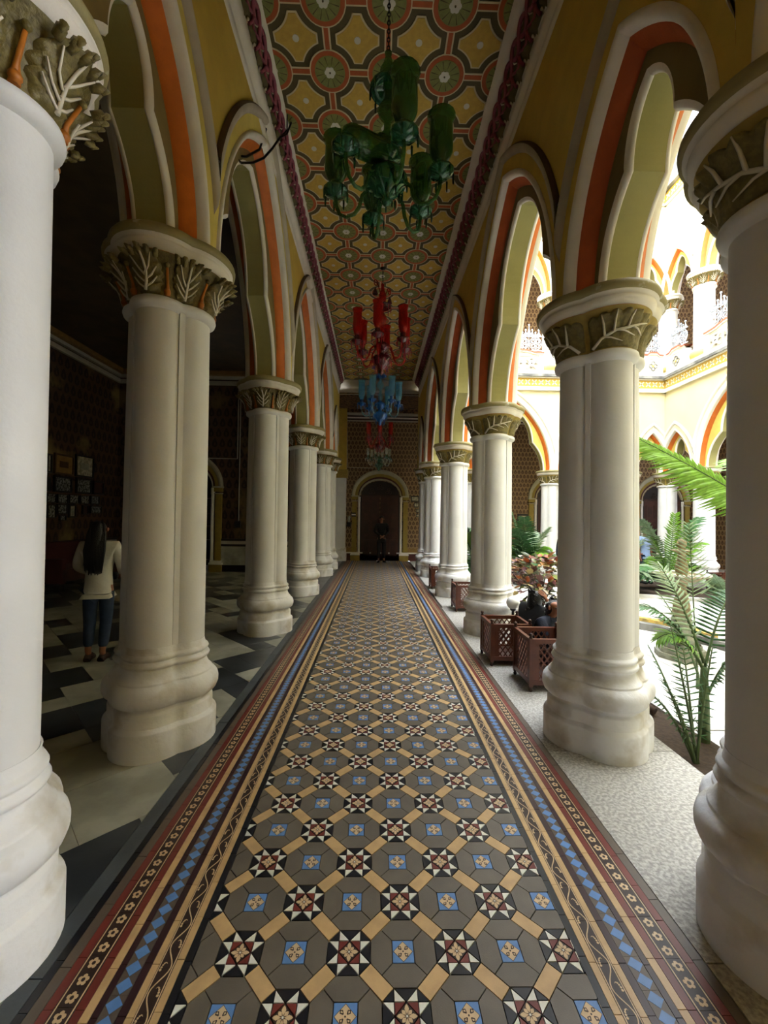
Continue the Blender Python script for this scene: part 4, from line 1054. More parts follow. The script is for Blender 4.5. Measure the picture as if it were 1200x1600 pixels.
# ================================================================ lattice planter boxes
def planter(name, label, loc, rz, w, h, group='slatted wooden planter boxes beside the columns'):
    t = thing(name, label, 'planter', loc, rz, group); d = w; pw = .022
    for i, (x, y) in enumerate(((0, 0), (w, 0), (0, d), (w, d))):
        g = G(); g.box(x-pw/2, y-pw/2, .03, x+pw/2, y+pw/2, h, 'wood_red'); g.build('post', t)
        g = G(); g.lathe([(.009, h), (.013, h+.004), (.006, h+.01), (.011, h+.016), (.0125, h+.023), (.009, h+.03), (1e-4, h+.033)], 'wood_dark', 10, (x, y, 0)); g.build('finial', t)
        g = G(); g.lathe([(.006, 0), (.011, .006), (.011, .014), (.006, .02), (.012, .026), (.012, .031)], 'wood_dark', 10, (x, y, 0)); g.build('foot', t)
    sides = [((0, 0), (1, 0)), ((0, d), (1, 0)), ((0, 0), (0, 1)), ((w, 0), (0, 1))]
    for (ox, oy), (ux, uy) in sides:
        Q_ = lambda s_, z, n_=0: (ox+ux*s_+uy*n_, oy+uy*s_+ux*n_, z)
        for z0, z1, nm in ((h-.028, h-.002, 'top_rail'), (.04, .068, 'bottom_rail')):
            g = G(); g.bar(Q_(.008, (z0+z1)/2), Q_(w-.008, (z0+z1)/2), .02, z1-z0, 'wood_red'); g.build(nm, t)
        for s_ in (.03, w-.03):
            g = G(); g.bar(Q_(s_, .06), Q_(s_, h-.025), .012, .034, 'wood_red', up=(ux, uy, 0)); g.build('stile', t)
        x0, x1, z0, z1 = .046, w-.046, .068, h-.03; st = .037
        for sg in (1, -1):
            k = -int((z1-z0)/st)-1
            while True:
                k += 1; sA = x0+k*st
                if sA > x1: break
                # line from (sA, z0) going up at slope 1.35
                m = 1.35; a = (sA, z0); b = (sA+(z1-z0)/m, z1)
                if a[0] < x0: a = (x0, z0+(x0-a[0])*m)
                if b[0] > x1: b = (x1, z1-(b[0]-x1)*m)
                if b[1]-a[1] < .012 or b[0]-a[0] < .006: continue
                A_, B_ = (a, b) if sg == 1 else ((x0+x1-a[0], a[1]), (x0+x1-b[0], b[1]))
                g = G(); g.bar(Q_(A_[0], A_[1], .003*sg), Q_(B_[0], B_[1], .003*sg), .004, .009, 'wood_red', up=(ux, uy, 0)) if False else g.bar(Q_(A_[0], A_[1], .003*sg), Q_(B_[0], B_[1], .003*sg), .0075, .004, 'wood_red', up=(uy, ux, 0))
                g.build('lattice_slat', t)
    g = G(); g.box(.015, .015, .05, w-.015, d-.015, .062, 'wood_dark'); g.build('bottom_board', t)
    return t
planter('planter_box', 'reddish wooden lattice planter box nearest the camera, against the large right column', (.925, 2.42, 0), .0, .27, .31)
planter('planter_box', 'reddish wooden lattice planter box right behind the nearest one, in front of the third column', (.815, 2.84, 0), .0, .262, .29)
planter('planter_box', 'lattice planter box in front of the fourth courtyard column', (.9, 4.5, 0), 0, .27, .29)
planter('planter_box', 'smallest and farthest lattice planter box on the corridor edge', (.83, 5.95, 0), 0, .27, .3)
planter('planter_box', 'orange-brown planter box under the palm across the courtyard', (2.45, 6.9, COURT_Z), 0, .32, .3)
planter('planter_box', 'planter box at the right side columns, cut by the shaded column', (5.35, 6.25, COURT_Z), 0, .3, .32)

# ================================================================ fountain
fx, fy = 2.53, 3.36
t = thing('fountain', 'tall grey stone fountain with a scalloped white bowl in the courtyard', 'fountain', (fx, fy, COURT_Z))
g = G(); g.lathe([(.19, 0), (.19, .045), (.165, .045), (.165, .085), (.14, .085), (.14, .12)], 'fountain_grey', 8, smooth=False); g.build('stepped_base', t)
g = G(); g.lathe([(.1, .12), (.11, .15), (.1, .17), (.07, .19)], 'fountain_grey', 20); g.lathe([(.06, .19), (.07, .21), (.074, .27), (.066, .32), (.055, .34)], 'fountain_grey', 20, lobes=10, amp=.06); g.build('fluted_bulb', t)
g = G(); g.lathe([(.055, .34), (.064, .35), (.062, .4), (.057, .415), (.06, .425), (.034, .545), (.03, .555), (.04, .56), (.032, .575), (.042, .6), (.04, .61)], 'fountain_stone', 20, lobes=10, amp=.03); g.build('tapered_pedestal', t)
g = G(); g.lathe([(.04, .61), (.09, .625), (.15, .65), (.185, .672), (.17, .675), (.02, .64)], 'fountain_stone', 32, lobes=16, amp=.03); bw = g.build('bowl', t)
for k in range(20):
    a = 2*pi*k/20; g = G(); g.ball((.18*cos(a), .18*sin(a), .682), .024, 'shell_white', 8, .5); g.build('scallop', bw)
g = G(); g.lathe([(.03, .645), (.044, .66), (.034, .68), (.044, .7), (.046, .74), (.04, .77), (.026, .83), (.03, .835), (.026, .85), (.04, .86), (.075, .875), (.07, .88), (.022, .87), (.026, .9), (.036, .93), (.026, .96), (1e-4, .98)], 'fountain_stone', 20, lobes=10, amp=.02); g.build('upper_stem', t)
# kerbs and soil beds
g = G(); pts = [(2.2, 4.75), (2.6, 4.15), (2.95, 3.78), (3.6, 3.62), (4.4, 3.75), (5.0, 4.2)]
def kerb(name, label, pts, w, h, key, z=COURT_Z):
    t = thing(name, label, 'kerb', (pts[0][0], pts[0][1], z))
    for a, b in zip(pts, pts[1:]):
        g = G(); A = (a[0]-pts[0][0], a[1]-pts[0][1], h/2); B = (b[0]-pts[0][0], b[1]-pts[0][1], h/2); g.bar(A, B, w, h, key); g.build('kerb_stone', t)
kerb('basin_kerb', 'yellow painted kerb of the dry basin behind the fountain', [(2.3, 5.0), (2.75, 4.75), (3.05, 4.5), (3.2, 4.2), (3.25, 3.9)], .1, .045, 'yellow_paint')
kerb('step_kerb', 'blue-grey stone step in front of the yellow kerb', [(2.1, 4.62), (2.6, 4.42), (2.85, 4.15), (3.05, 3.7), (3.1, 3.4)], .09, .07, 'grey_ledge')
kerb('bed_kerb', 'low curved stone edge of the palm bed at the far side of the court', [(3.2, 6.2), (3.9, 6.0), (4.6, 5.75), (5.2, 5.3)], .07, .05, 'court_stone')
g = G(); g.prism([(3.2, 6.25), (3.9, 6.05), (4.6, 5.8), (5.3, 5.35), (5.5, 6.0), (5.4, 7.6), (3.4, 7.6)], COURT_Z, COURT_Z+.02, 'soil'); g.build('palm_bed_soil', None, 'stuff', label='dark soil of the far palm bed under the fronds', category='soil')
g = G(); g.prism([(1.33, 1.12), (1.7, 1.12), (1.7, 2.1), (1.55, 2.3), (1.33, 2.35)], COURT_Z, COURT_Z+.012, 'soil'); g.build('planting_soil', None, 'stuff', label='dark soil strip beside the granite edge, at the foot of the thin palms', category='soil')
t = thing('retaining_wall', 'low mottled stone wall behind the fountain on the right', 'wall', (5.0, 4.6, COURT_Z))
g = G(); g.box(-.25, 0, 0, .9, .14, .26, 'fountain_stone'); g.box(-.28, -.03, .26, .9, .17, .3, 'court_stone'); g.build('wall_block', t)
# ================================================================ plants
def leaflet(g, p, d, up, L, w, key):
    """thin drooping leaflet of two quads folded along its midrib"""
    p, d, up = Vector(p), Vector(d).normalized(), Vector(up).normalized()
    r = d.cross(up); r = r.normalized() if r.length > 1e-4 else Vector((1, 0, 0)); up = r.cross(d)
    q0, q1, q2 = p, p+d*L*.5, p+d*L-up*L*.18
    f = up*(-w*.35)
    g.add([q0, q0+r*w*.3+f*.2, q0-r*w*.3+f*.2, q1, q1+r*w*.5+f, q1-r*w*.5+f, q2], [(0, 1, 4, 3), (0, 3, 5, 2), (3, 4, 6), (3, 6, 5)], key, True)
def frond(base, tip, sag, n, L, w, key, stem='stem_green', start=.18, side=None, lean=.45, rr_=None, rad=.008, nrm=None, low=1, drop=.2):
    rr_ = rr_ or random
    b, t_ = Vector(base), Vector(tip); d = t_-b; hor = Vector((d.x, d.y, 0)); 
    pts = []
    for i in range(13):
        u = i/12; q_ = b+d*u; q_.z += sag*4*u*(1-u); pts.append(q_)
    g = G(); g.tube(pts, [rad*(1-.75*i/12) for i in range(13)], stem, 5)
    for i in range(n):
        u = start+(1-start)*(i+.5)/n; f_ = u*12; k = min(int(f_), 11); q_ = pts[k].lerp(pts[k+1], f_-k); tg = (pts[k+1]-pts[k]).normalized()
        sd = tg.cross(Vector((0, 0, 1))); sd = sd.normalized() if sd.length > .05 else Vector((1, 0, 0)); up = sd.cross(tg)
        if nrm: up = Vector(nrm); sd = up.cross(tg).normalized()
        l = L*(.35+.65*sin(pi*min(1, .12+u*.86)))*(rr_.uniform(.9, 1.08))
        for s_ in (1, -1):
            leaflet(g, q_, sd*s_+tg*lean*(.6+u)+up*rr_.uniform(-.05, .25)-Vector((0, 0, drop)), up, l*(1 if s_ > 0 else low), w, key)
    return g
def palm(name, label, loc, fronds, stems, key, n=26, L=.28, w=.018, group='palms in the courtyard', seed=1):
    t = thing(name, label, 'palm', loc, 0, group); r_ = random.Random(seed)
    for b, tp, sag in fronds:
        kk = key if isinstance(key, str) else r_.choice(key)
        frond(b, tp, sag, n, L, w, kk, rr_=r_).build('frond', t)
    for pts, rad in stems:
        g = G(); g.tube(pts, rad, 'stem_green', 8); g.build('stem', t)
    return t
def crown(R, h, z, n, seed, a0=0, spread=2*pi):
    r_ = random.Random(seed); out = []
    for i in range(n):
        a = a0+spread*i/n+r_.uniform(-.2, .2); rr_ = R*r_.uniform(.75, 1.1); up = r_.uniform(.1, 1)
        out.append(((0, 0, z), (rr_*cos(a)*(1.1-.5*up), rr_*sin(a)*(1.1-.5*up), z+h*up*1.1-.05), h*.25*(1.2-up)))
    return out
# thin palms at the granite edge
palm('areca_palm', 'thin young palm with sparse dark fronds growing at the granite edge', (1.47, 1.86, COURT_Z), [((0, 0, 0), (-.17, .08, .52), .04), ((0, 0, 0), (-.14, .02, .38), .05), ((.01, 0, .0), (-.05, .1, .62), .03), ((0, 0, 0), (.06, -.02, .55), .04), ((0, 0, 0), (-.2, .1, .3), .08), ((0, 0, 0), (.03, .12, .5), .03)], [], 'frond_dark', 15, .08, .0075, seed=2)
palm('areca_palm', 'taller cane palm beside the shaded column, arching yellow-green frond', (1.66, 2.05, COURT_Z), [((0, 0, .36), (-.3, .1, .66), .1), ((0, 0, .4), (-.1, .2, .88), .05), ((0, 0, .36), (-.2, .06, .5), .09), ((0, 0, .36), (.25, .1, .75), .08), ((0, 0, .2), (.1, -.1, .5), .05)], [([(0, 0, 0), (0, 0, .2), (0, 0, .38)], [.028, .024, .015])], ('frond_dark', 'frond_bright', 'frond_pale'), 20, .15, .014, seed=3)
t = palm('areca_palm', 'slender palm with one upright stem and wide feathery pale frond before the fountain', (2.16, 2.72, COURT_Z), [((0, 0, .1), (-.2, .1, .62), .06)], [([(0, 0, 0), (0, 0, .1)], [.012, .01])], 'frond_pale', 14, .12, .008, seed=4)
frond((0, 0, .05), (.0, .08, 1.1), .0, 20, .2, .009, 'frond_pale', start=.52, nrm=(0, -1, .1), drop=.05, rad=.007).build('frond', t)
t = palm('coconut_palm', 'large bright green frond arching in from the right above the courtyard', (3.2, 2.95, COURT_Z), [((0, 0, 1.05), (.5, .4, 1.9), .2), ((0, 0, 1.05), (.6, -.5, 1.6), .2), ((0, 0, 1.05), (.2, .9, 1.7), .2)], [([(0, 0, 0), (.02, 0, .5), (0, 0, 1.08)], [.07, .06, .05])], 'frond_bright', 44, .32, .026, seed=5)
frond((0, 0, .98), (-1.27, .05, 1.72), .03, 52, .34, .03, 'frond_bright', start=.1, nrm=(0, -1, .35), low=.3, drop=-.1, lean=.75).build('frond', t)
palm('areca_palm', 'bushy grey-green palm cluster left of the fountain, before the corner column', (3.75, 6.35, COURT_Z), crown(.62, .75, .12, 13, 3), [], ('frond_pale', 'frond_dark', 'frond_pale'), 24, .24, .03, seed=6)
palm('areca_palm', 'palm with upright fresh green fronds rising in front of the corner columns', (4.75, 6.6, COURT_Z), [((0, 0, .1), (.1, 0, 1.25), .03), ((0, 0, .2), (-.42, 0, 1.15), .12), ((0, 0, .2), (.5, 0, 1.2), .16), ((0, 0, .2), (-.2, .1, .85), .1), ((0, 0, .2), (.5, -.1, .8), .15)]+crown(.5, .45, .1, 7, 5), [([(0, 0, 0), (0, 0, .5)], [.03, .02])], ('frond_dark', 'frond_bright', 'frond_pale'), 28, .28, .03, seed=7)
palm('areca_palm', 'green palm growing low behind the fountain on the right', (4.75, 5.45, COURT_Z), crown(.38, .4, .05, 9, 11), [], ('frond_dark', 'frond_pale'), 20, .2, .026, seed=8)
palm('areca_palm', 'potted palm with blue-green arching fronds across the court, above the croton', (2.62, 7.05, COURT_Z+.06), crown(.5, 1.0, .15, 15, 8), [], ('frond_pale', 'frond_dark', 'frond_bright'), 26, .26, .03, seed=9)
palm('areca_palm', 'palm seen in the gap between the third and fourth corridor columns', (1.62, 6.3, COURT_Z), crown(.34, 1.1, .1, 14, 9), [], ('frond_dark', 'frond_bright', 'frond_pale'), 24, .22, .028, seed=10)
# croton shrub
t = thing('croton_shrub', 'croton shrub with orange, red and cream leaves behind the seated women', 'shrub', (2.0, 4.95, COURT_Z))
rr = random.Random(21); lm = []
for i in range(8):
    g = G(); L = .1
    g.add([(0, 0, 0), (.25*L, .28*L, .03*L), (.65*L, .26*L, .0), (L, 0, -.1*L), (.65*L, -.26*L, .0), (.25*L, -.28*L, .03*L), (.33*L, 0, -.06*L), (.7*L, 0, -.1*L)], [(0, 6, 1), (1, 6, 7, 2), (2, 7, 3), (3, 7, 4), (4, 7, 6, 5), (5, 6, 0)], 'croton_%d' % i, True); lm.append(g.mesh('croton_leaf'))
for i in range(11):
    a = rr.uniform(0, 6.28); g = G(); g.tube([(0, 0, 0), (.1*cos(a), .1*sin(a), .25), (.3*cos(a)*rr.uniform(.5, 1), .3*sin(a)*rr.uniform(.5, 1), rr.uniform(.35, .6))], [.012, .009, .005], 'bark', 5); g.build('branch', t)
for i in range(295):
    a = rr.uniform(0, 6.28); b = rr.uniform(-.25, 1.5); r_ = rr.uniform(.75, 1.05)
    o = place(rr.choice(lm), 'croton_leaf', t, (.4*r_*cos(a)*cos(b*.9), .34*r_*sin(a)*cos(b*.9), .33+.33*r_*sin(b)))
    o.rotation_euler = (rr.uniform(-.6, .6), rr.uniform(-1.1, .3), a+rr.uniform(-.7, .7)); s_ = rr.uniform(.8, 1.35); o.scale = (s_, s_, s_)
g = G()
for i in range(170):
    a = rr.uniform(0, 6.28); r_ = rr.uniform(.0, .3); z = rr.uniform(.12, .5); leaflet(g, (r_*cos(a), r_*sin(a), z), (cos(a+1), sin(a+1), rr.uniform(-.3, .5)), (0, 0, 1), .1, .045, 'croton_%d' % rr.choice([2, 6, 7, 4]))
g.build('inner_leaves', t, 'stuff')
# fallen leaves
for i in range(5):
    g = G(); g.add([(0, 0, 0), (.012, .008, .004), (.03, 0, .001), (.012, -.008, .003)], [(0, 1, 2, 3)], 'croton_3'); o = g.build('fallen_leaf', None, label='dry leaf lying on the soil beside the granite edge', category='leaf', group='fallen leaves on the soil'); o.location = ((1.4+rr.random()*.2)*S, (1.5+rr.random()*.5)*S, (COURT_Z+.014)*S); o.rotation_euler.z = rr.uniform(0, 6)

# ================================================================ people
BASE = dict(pel=(0, 0, .53), wai=(0, .0, .62), che=(0, .0, .74), ncb=(0, .0, .835), ncm=(0, 0, .87), jaw=(0, -.012, .905), sku=(0, .004, .945), crn=(0, .004, .968), nos=(0, -.048, .918),
    shl=(-.105, 0, .81), shr=(.105, 0, .81), ell=(-.135, .01, .64), elr=(.135, .01, .64), wrl=(-.14, -.02, .49), wrr=(.14, -.02, .49),
    hil=(-.05, 0, .5), hir=(.05, 0, .5), knl=(-.055, -.01, .28), knr=(.055, -.01, .28), anl=(-.055, .01, .05), anr=(.055, .01, .05), tol=(-.062, -.085, .014), tor=(.062, -.085, .014))
def skin(name, verts, edges, radii, key, parent, lvl=1):
    me = bpy.data.meshes.new(name); me.from_pydata([tuple(c*S for c in v) for v in verts], edges, []); me.materials.append(MD[key])
    o = place(me, name, parent); m = o.modifiers.new('skin', 'SKIN'); m.use_smooth_shade = True
    for i, r in enumerate(radii):
        d = me.skin_vertices[0].data[i]; r = r if isinstance(r, tuple) else (r, r); d.radius = (r[0]*S, r[1]*S); d.use_root = (i == 0)
    s = o.modifiers.new('sub', 'SUBSURF'); s.levels = s.render_levels = lvl
    return o
def chainset(J, spec):
    """spec: list of edges 'a-b' with joint radii"""
    names, idx, edges, rad = [], {}, [], []
    for e in spec['edges']:
        a, b = e.split('-')
        for n in (a, b):
            if n not in idx: idx[n] = len(names); names.append(n); rad.append(spec['r'][n])
        edges.append((idx[a], idx[b]))
    return [J[n] for n in names], edges, rad
def person(label, loc, rz, h=1.0, pose={}, top=('cloth_white', 'sleeve'), legs='cloth_jeans', hair='short', shoes='cloth_black', group=None, jacket=False, extra=None):
    t = thing('person', label, 'person', loc, rz, group)
    J = {k: Vector(v)*h for k, v in BASE.items()}
    for k, v in pose.items(): J[k] = Vector(v)*h
    # hands
    for s_ in 'lr':
        w, e = J['wr'+s_], J['el'+s_]; d = (w-e).normalized(); side = Vector((1 if s_ == 'l' else -1, 0, 0)); side = (side-d*side.dot(d)); side = side.normalized() if side.length > .1 else Vector((0, -1, 0))
        fr_ = d.cross(side).normalized(); J['pa'+s_] = w+d*.032*h
        for i, (o_, l) in enumerate(((-.013, .038), (-.0045, .045), (.0045, .043), (.013, .034))):
            J['f%d%s' % (i, s_)] = w+d*.055*h+fr_*o_*h; J['g%d%s' % (i, s_)] = w+d*(.055+l)*h+fr_*o_*1.25*h+side*.014*h
        J['t0'+s_] = w+d*.03*h-fr_*.022*h+side*.006*h; J['t1'+s_] = w+d*.058*h-fr_*.03*h+side*.014*h
    E_ = ['pel-wai', 'wai-che', 'che-ncb', 'ncb-ncm', 'ncm-jaw', 'jaw-sku', 'sku-crn']
    r = dict(pel=.07, wai=.058, che=.07, ncb=.034, ncm=.028, jaw=.036, sku=.047, crn=.03)
    r = {k: v*h for k, v in r.items()}
    for s_ in 'lr':
        E_ += ['che-sh'+s_, 'sh%s-el%s' % (s_, s_), 'el%s-wr%s' % (s_, s_), 'wr%s-pa%s' % (s_, s_), 'pel-hi'+s_, 'hi%s-kn%s' % (s_, s_), 'kn%s-an%s' % (s_, s_), 'an%s-to%s' % (s_, s_)]
        for i in range(4): E_ += ['pa%s-f%d%s' % (s_, i, s_), 'f%d%s-g%d%s' % (i, s_, i, s_)]; r['f%d%s' % (i, s_)] = .0058*h; r['g%d%s' % (i, s_)] = .0045*h
        E_ += ['pa%s-t0%s' % (s_, s_), 't0%s-t1%s' % (s_, s_)]; r['t0'+s_] = .007*h; r['t1'+s_] = .005*h
        r.update({'sh'+s_: .034*h, 'el'+s_: .022*h, 'wr'+s_: .015*h, 'pa'+s_: (.017*h, .010*h), 'hi'+s_: .055*h, 'kn'+s_: .033*h, 'an'+s_: .02*h, 'to'+s_: (.02*h, .012*h)})
    v, e, rd = chainset(J, dict(edges=E_, r=r)); skin('body', v, e, rd, 'skin', t, 2)
    # face
    g = G(); f = (J['nos']-J['sku']); f.z = 0; f = f.normalized() if f.length > 1e-4 else Vector((0, -1, 0)); sd = Vector((-f.y, f.x, 0)); hc = J['sku']
    hd = t
    for s_ in (1, -1):
        e_ = G(); e_.ball(hc+f*.043*h+sd*.017*h*s_+Vector((0, 0, -.012*h)), .0065*h, 'hair', 6); e_.build('eye', hd)
        e_ = G(); e_.ball(hc+sd*.047*h*s_+Vector((0, 0, -.018*h)), .011*h, 'skin', 6, 1.4); e_.build('ear', hd)
    e_ = G(); e_.tube([hc+f*.046*h, hc+f*.06*h+Vector((0, 0, -.026*h)), hc+f*.045*h+Vector((0, 0, -.028*h))], [.004*h, .008*h, .005*h], 'skin', 6); e_.build('nose', hd)
    e_ = G(); e_.tube([hc+f*.044*h+sd*.012*h+Vector((0, 0, -.045*h)), hc+f*.05*h+Vector((0, 0, -.044*h)), hc+f*.044*h-sd*.012*h+Vector((0, 0, -.045*h))], .004*h, 'sandal', 5); e_.build('mouth', hd)
    # clothing
    J['hem'] = J['pel']+(J['pel']-J['wai'])*.55
    cr = dict(hem=(.092, .078), pel=(.092, .078), wai=(.083, .07), che=.084, ncb=.045); cr = {k: (tuple(y*h for y in x) if isinstance(x, tuple) else x*h) for k, x in cr.items()}
    ce = ['pel-hem', 'pel-wai', 'wai-che', 'che-ncb']
    for s_ in 'lr':
        ce += ['che-sh'+s_, 'sh%s-el%s' % (s_, s_)]; cr.update({'sh'+s_: .045*h, 'el'+s_: .033*h})
        if top[1] == 'long': J['cu'+s_] = J['el'+s_].lerp(J['wr'+s_], .88); ce += ['el%s-cu%s' % (s_, s_)]; cr['cu'+s_] = .024*h
    v, e, rd = chainset(J, dict(edges=ce, r=cr)); skin('jacket' if jacket else 'shirt', v, e, rd, top[0], t, 2)
    J['pel'] = J['pel'].lerp(J['hil'].lerp(J['hir'], .5), .6); le = []; lr_ = {'pel': .07*h}
    for s_ in 'lr':
        J['hm'+s_] = J['kn'+s_].lerp(J['an'+s_], .86); le += ['pel-hi'+s_, 'hi%s-kn%s' % (s_, s_), 'kn%s-hm%s' % (s_, s_)]; J['hi'+s_] = J['hi'+s_].lerp(J['kn'+s_], .18); lr_.update({'hi'+s_: .055*h, 'kn'+s_: .042*h, 'hm'+s_: .033*h})
    v, e, rd = chainset(J, dict(edges=le, r=lr_)); skin('trousers', v, e, rd, legs, t, 2)
    for s_ in 'lr':
        a, b = J['an'+s_], J['to'+s_]; hl = a+(a-b)*.25; hl.z = b.z
        g = G(); g.tube([hl+Vector((0, 0, -.002)), a.lerp(b, .3)-Vector((0, 0, .012*h)), b+(b-a)*.1], [.023*h, .03*h, .022*h], shoes, 8); g.build('shoe', t)
    c0 = J['sku']+Vector((0, 0, .006*h))-f*.008*h
    if hair == 'short':
        g = G(); rows = []
        for i in range(9):
            th = pi*.62*i/8; rows.append([c0+Vector((0, 0, .054*h*cos(th)))+(f*cos(2*pi*k/16)*(.98 if cos(2*pi*k/16) < .2 or th < 1.0 else .8)+sd*sin(2*pi*k/16))*(.053*h*sin(th)) for k in range(16)])
        g.grid(rows, 'hair', True, True); g.build('hair', t)
    elif hair == 'long':
        g = G(); bk = -f
        P_ = [c0+Vector((0, 0, .02*h))+bk*.005*h, c0+bk*.025*h, c0+bk*.05*h-Vector((0, 0, .08*h)), c0+bk*.07*h-Vector((0, 0, .17*h)), c0+bk*.075*h-Vector((0, 0, .27*h)), c0+bk*.07*h-Vector((0, 0, .33*h))]
        skin('hair', P_, [(i, i+1) for i in range(5)], [.048*h, .052*h, (.045*h, .03*h), (.045*h, .026*h), (.038*h, .02*h), (.015*h, .01*h)], 'hair', t, 2)
        hr = random.Random(5)
        for i in range(14):
            a = (i-6.5)/6.5; g = G(); g.tube([c0+Vector((0, 0, .03*h))+sd*a*.03*h+bk*.04*h, c0+sd*a*.05*h+bk*.05*h-Vector((0, 0, .06*h)), c0+sd*a*.058*h+bk*.085*h-Vector((0, 0, .17*h)), c0+sd*a*.05*h+bk*.095*h-Vector((0, 0, (.3+.04*hr.random())*h))], [.008*h, .012*h, .012*h, .003*h], 'hair', 5); g.build('hair_strand', t)
    elif hair == 'curly':
        hr = random.Random(3); bk = -f
        skin('hair', [c0+Vector((0, 0, .01*h)), c0+bk*.03*h-Vector((0, 0, .03*h)), c0+bk*.05*h-Vector((0, 0, .11*h)), c0+bk*.06*h-Vector((0, 0, .2*h))], [(0, 1), (1, 2), (2, 3)], [.055*h, .062*h, .06*h, .035*h], 'hair', t, 2)
        for i in range(46):
            a = hr.uniform(-1.9, 1.9); z = hr.uniform(-.2, .05)*h; w = (.058 if z > -.1*h else .062)*h; b = bk*cos(a)+sd*sin(a); p0 = c0+bk*(.012-.2*min(0, z/h))*h*1.0+b*w*.9+Vector((0, 0, z))
            g = G(); g.tube([p0+b*.012*h*sin(v*1.6)+sd*.012*h*cos(v*1.6)+Vector((0, 0, -v*.009*h)) for v in range(7)], [.004*h, .008*h, .009*h, .009*h, .008*h, .006*h, .002*h], 'hair', 5); g.build('curl', t)
    if extra: extra(t, J, h)
    return t
# guard at the far door
person('man in a black suit standing with hands clasped before the far arched door', (.15, 9.5, 0), .15, 1.07, dict(wrl=(-.02, -.1, .56), wrr=(.02, -.105, .565), ell=(-.15, -.01, .66), elr=(.15, -.01, .66), tol=(-.085, -.07, .014), tor=(.07, -.085, .014)), ('cloth_black', 'long'), 'cloth_black', 'short', jacket=True)
# woman walking into the hall, seen from behind
person('woman seen from behind in the dark hall, white top, blue jeans, long black hair', (-1.9, 2.9, 0), pi+.25, .97, dict(anl=(-.04, .03, .055), tol=(-.05, -.05, .014), anr=(.05, .02, .06), tor=(.05, -.06, .014), knl=(-.045, -.02, .28), knr=(.05, .0, .29), wrl=(-.1, -.13, .6), wrr=(.1, -.14, .6), ell=(-.14, .0, .66), elr=(.14, .0, .66)), ('cloth_white', 'long'), 'cloth_jeans', 'long', 'sandal')
def phone(t, J, h):
    g = G(); p = J['wrl'].lerp(J['wrr'], .5)+Vector((0, -.05*h, .03*h)); g.obox(p, (.02*h, 0, 0), (0, .004*h, .006*h), (0, -.02*h, .03*h), 'cloth_black'); g.build('phone', None, label='small phone held up by the person half hidden behind the second left column', category='phone').location = t.matrix_world.translation if False else t.location
person('person in white shirt and grey jeans standing by the hall doorway', (-2.47, 5.7, 0), .9, 1.0, dict(wrl=(-.03, -.14, .66), wrr=(.04, -.14, .66), ell=(-.13, -.02, .64), elr=(.13, -.02, .64), knr=(.06, -.04, .28)), ('cloth_white', 'long'), 'jeans_grey', 'short', 'sandal')
# seated women at the court edge (they sit on the granite, feet on the court floor)
SEAT = dict(pel=(0, 0, .055), wai=(0, -.015, .14), che=(0, -.05, .25), ncb=(0, -.075, .335), ncm=(0, -.085, .365), jaw=(0, -.115, .39), sku=(0, -.11, .43), crn=(0, -.11, .452), nos=(0, -.16, .41),
    shl=(-.1, -.055, .315), shr=(.1, -.055, .315), ell=(-.13, -.13, .2), elr=(.13, -.13, .2), wrl=(-.06, -.24, .2), wrr=(.06, -.24, .2),
    hil=(-.05, -.01, .05), hir=(.05, -.01, .05), knl=(-.07, -.21, .16), knr=(.07, -.21, .16), anl=(-.06, -.28, -.045), anr=(.06, -.28, -.045), tol=(-.07, -.37, -.085), tor=(.07, -.37, -.085))
def bracelet(t, J, h):
    g = G(); d = (J['wrl']-J['ell']).normalized(); g.tube([J['wrl']-d*.018*h, J['wrl']-d*.004*h], .02*h, 'shell_white', 10); g.build('bracelet', t)
s1 = dict(SEAT); s1.update(wrl=(-.13, -.06, .4), ell=(-.17, -.12, .3))
person('woman with long curly black hair sitting on the court edge behind the planter boxes', (1.2, 3.2, 0), 2.0, 1.0, s1, ('cloth_black', 'elbow'), 'cloth_black', 'curly', 'sandal', extra=bracelet)
s2 = dict(SEAT); s2.update(ell=(-.14, -.12, .19), nos=(-.04, -.15, .41), knr=(.1, -.32, .13), anr=(.04, -.58, -.045), tor=(.02, -.68, -.083))
person('dark-haired woman in a navy jacket sitting half behind the large right column', (1.17, 2.88, 0), .7, 1.0, s2, ('cloth_navy', 'long'), 'cloth_navy', 'curly', 'sandal', jacket=True)
person('visitor in a pale blue shirt at the far side of the court, behind the palms', (4.83, 7.3, COURT_Z+.02), .3, 1.0, {}, ('cloth_paleblue', 'elbow'), 'cloth_jeans', 'short', 'cloth_black')
person('person in dark clothes standing in the court, mostly hidden by the large right column', (2.76, 5.95, COURT_Z), .5, 1.03, {}, ('cloth_navy', 'long'), 'cloth_black', 'short', 'cloth_black')

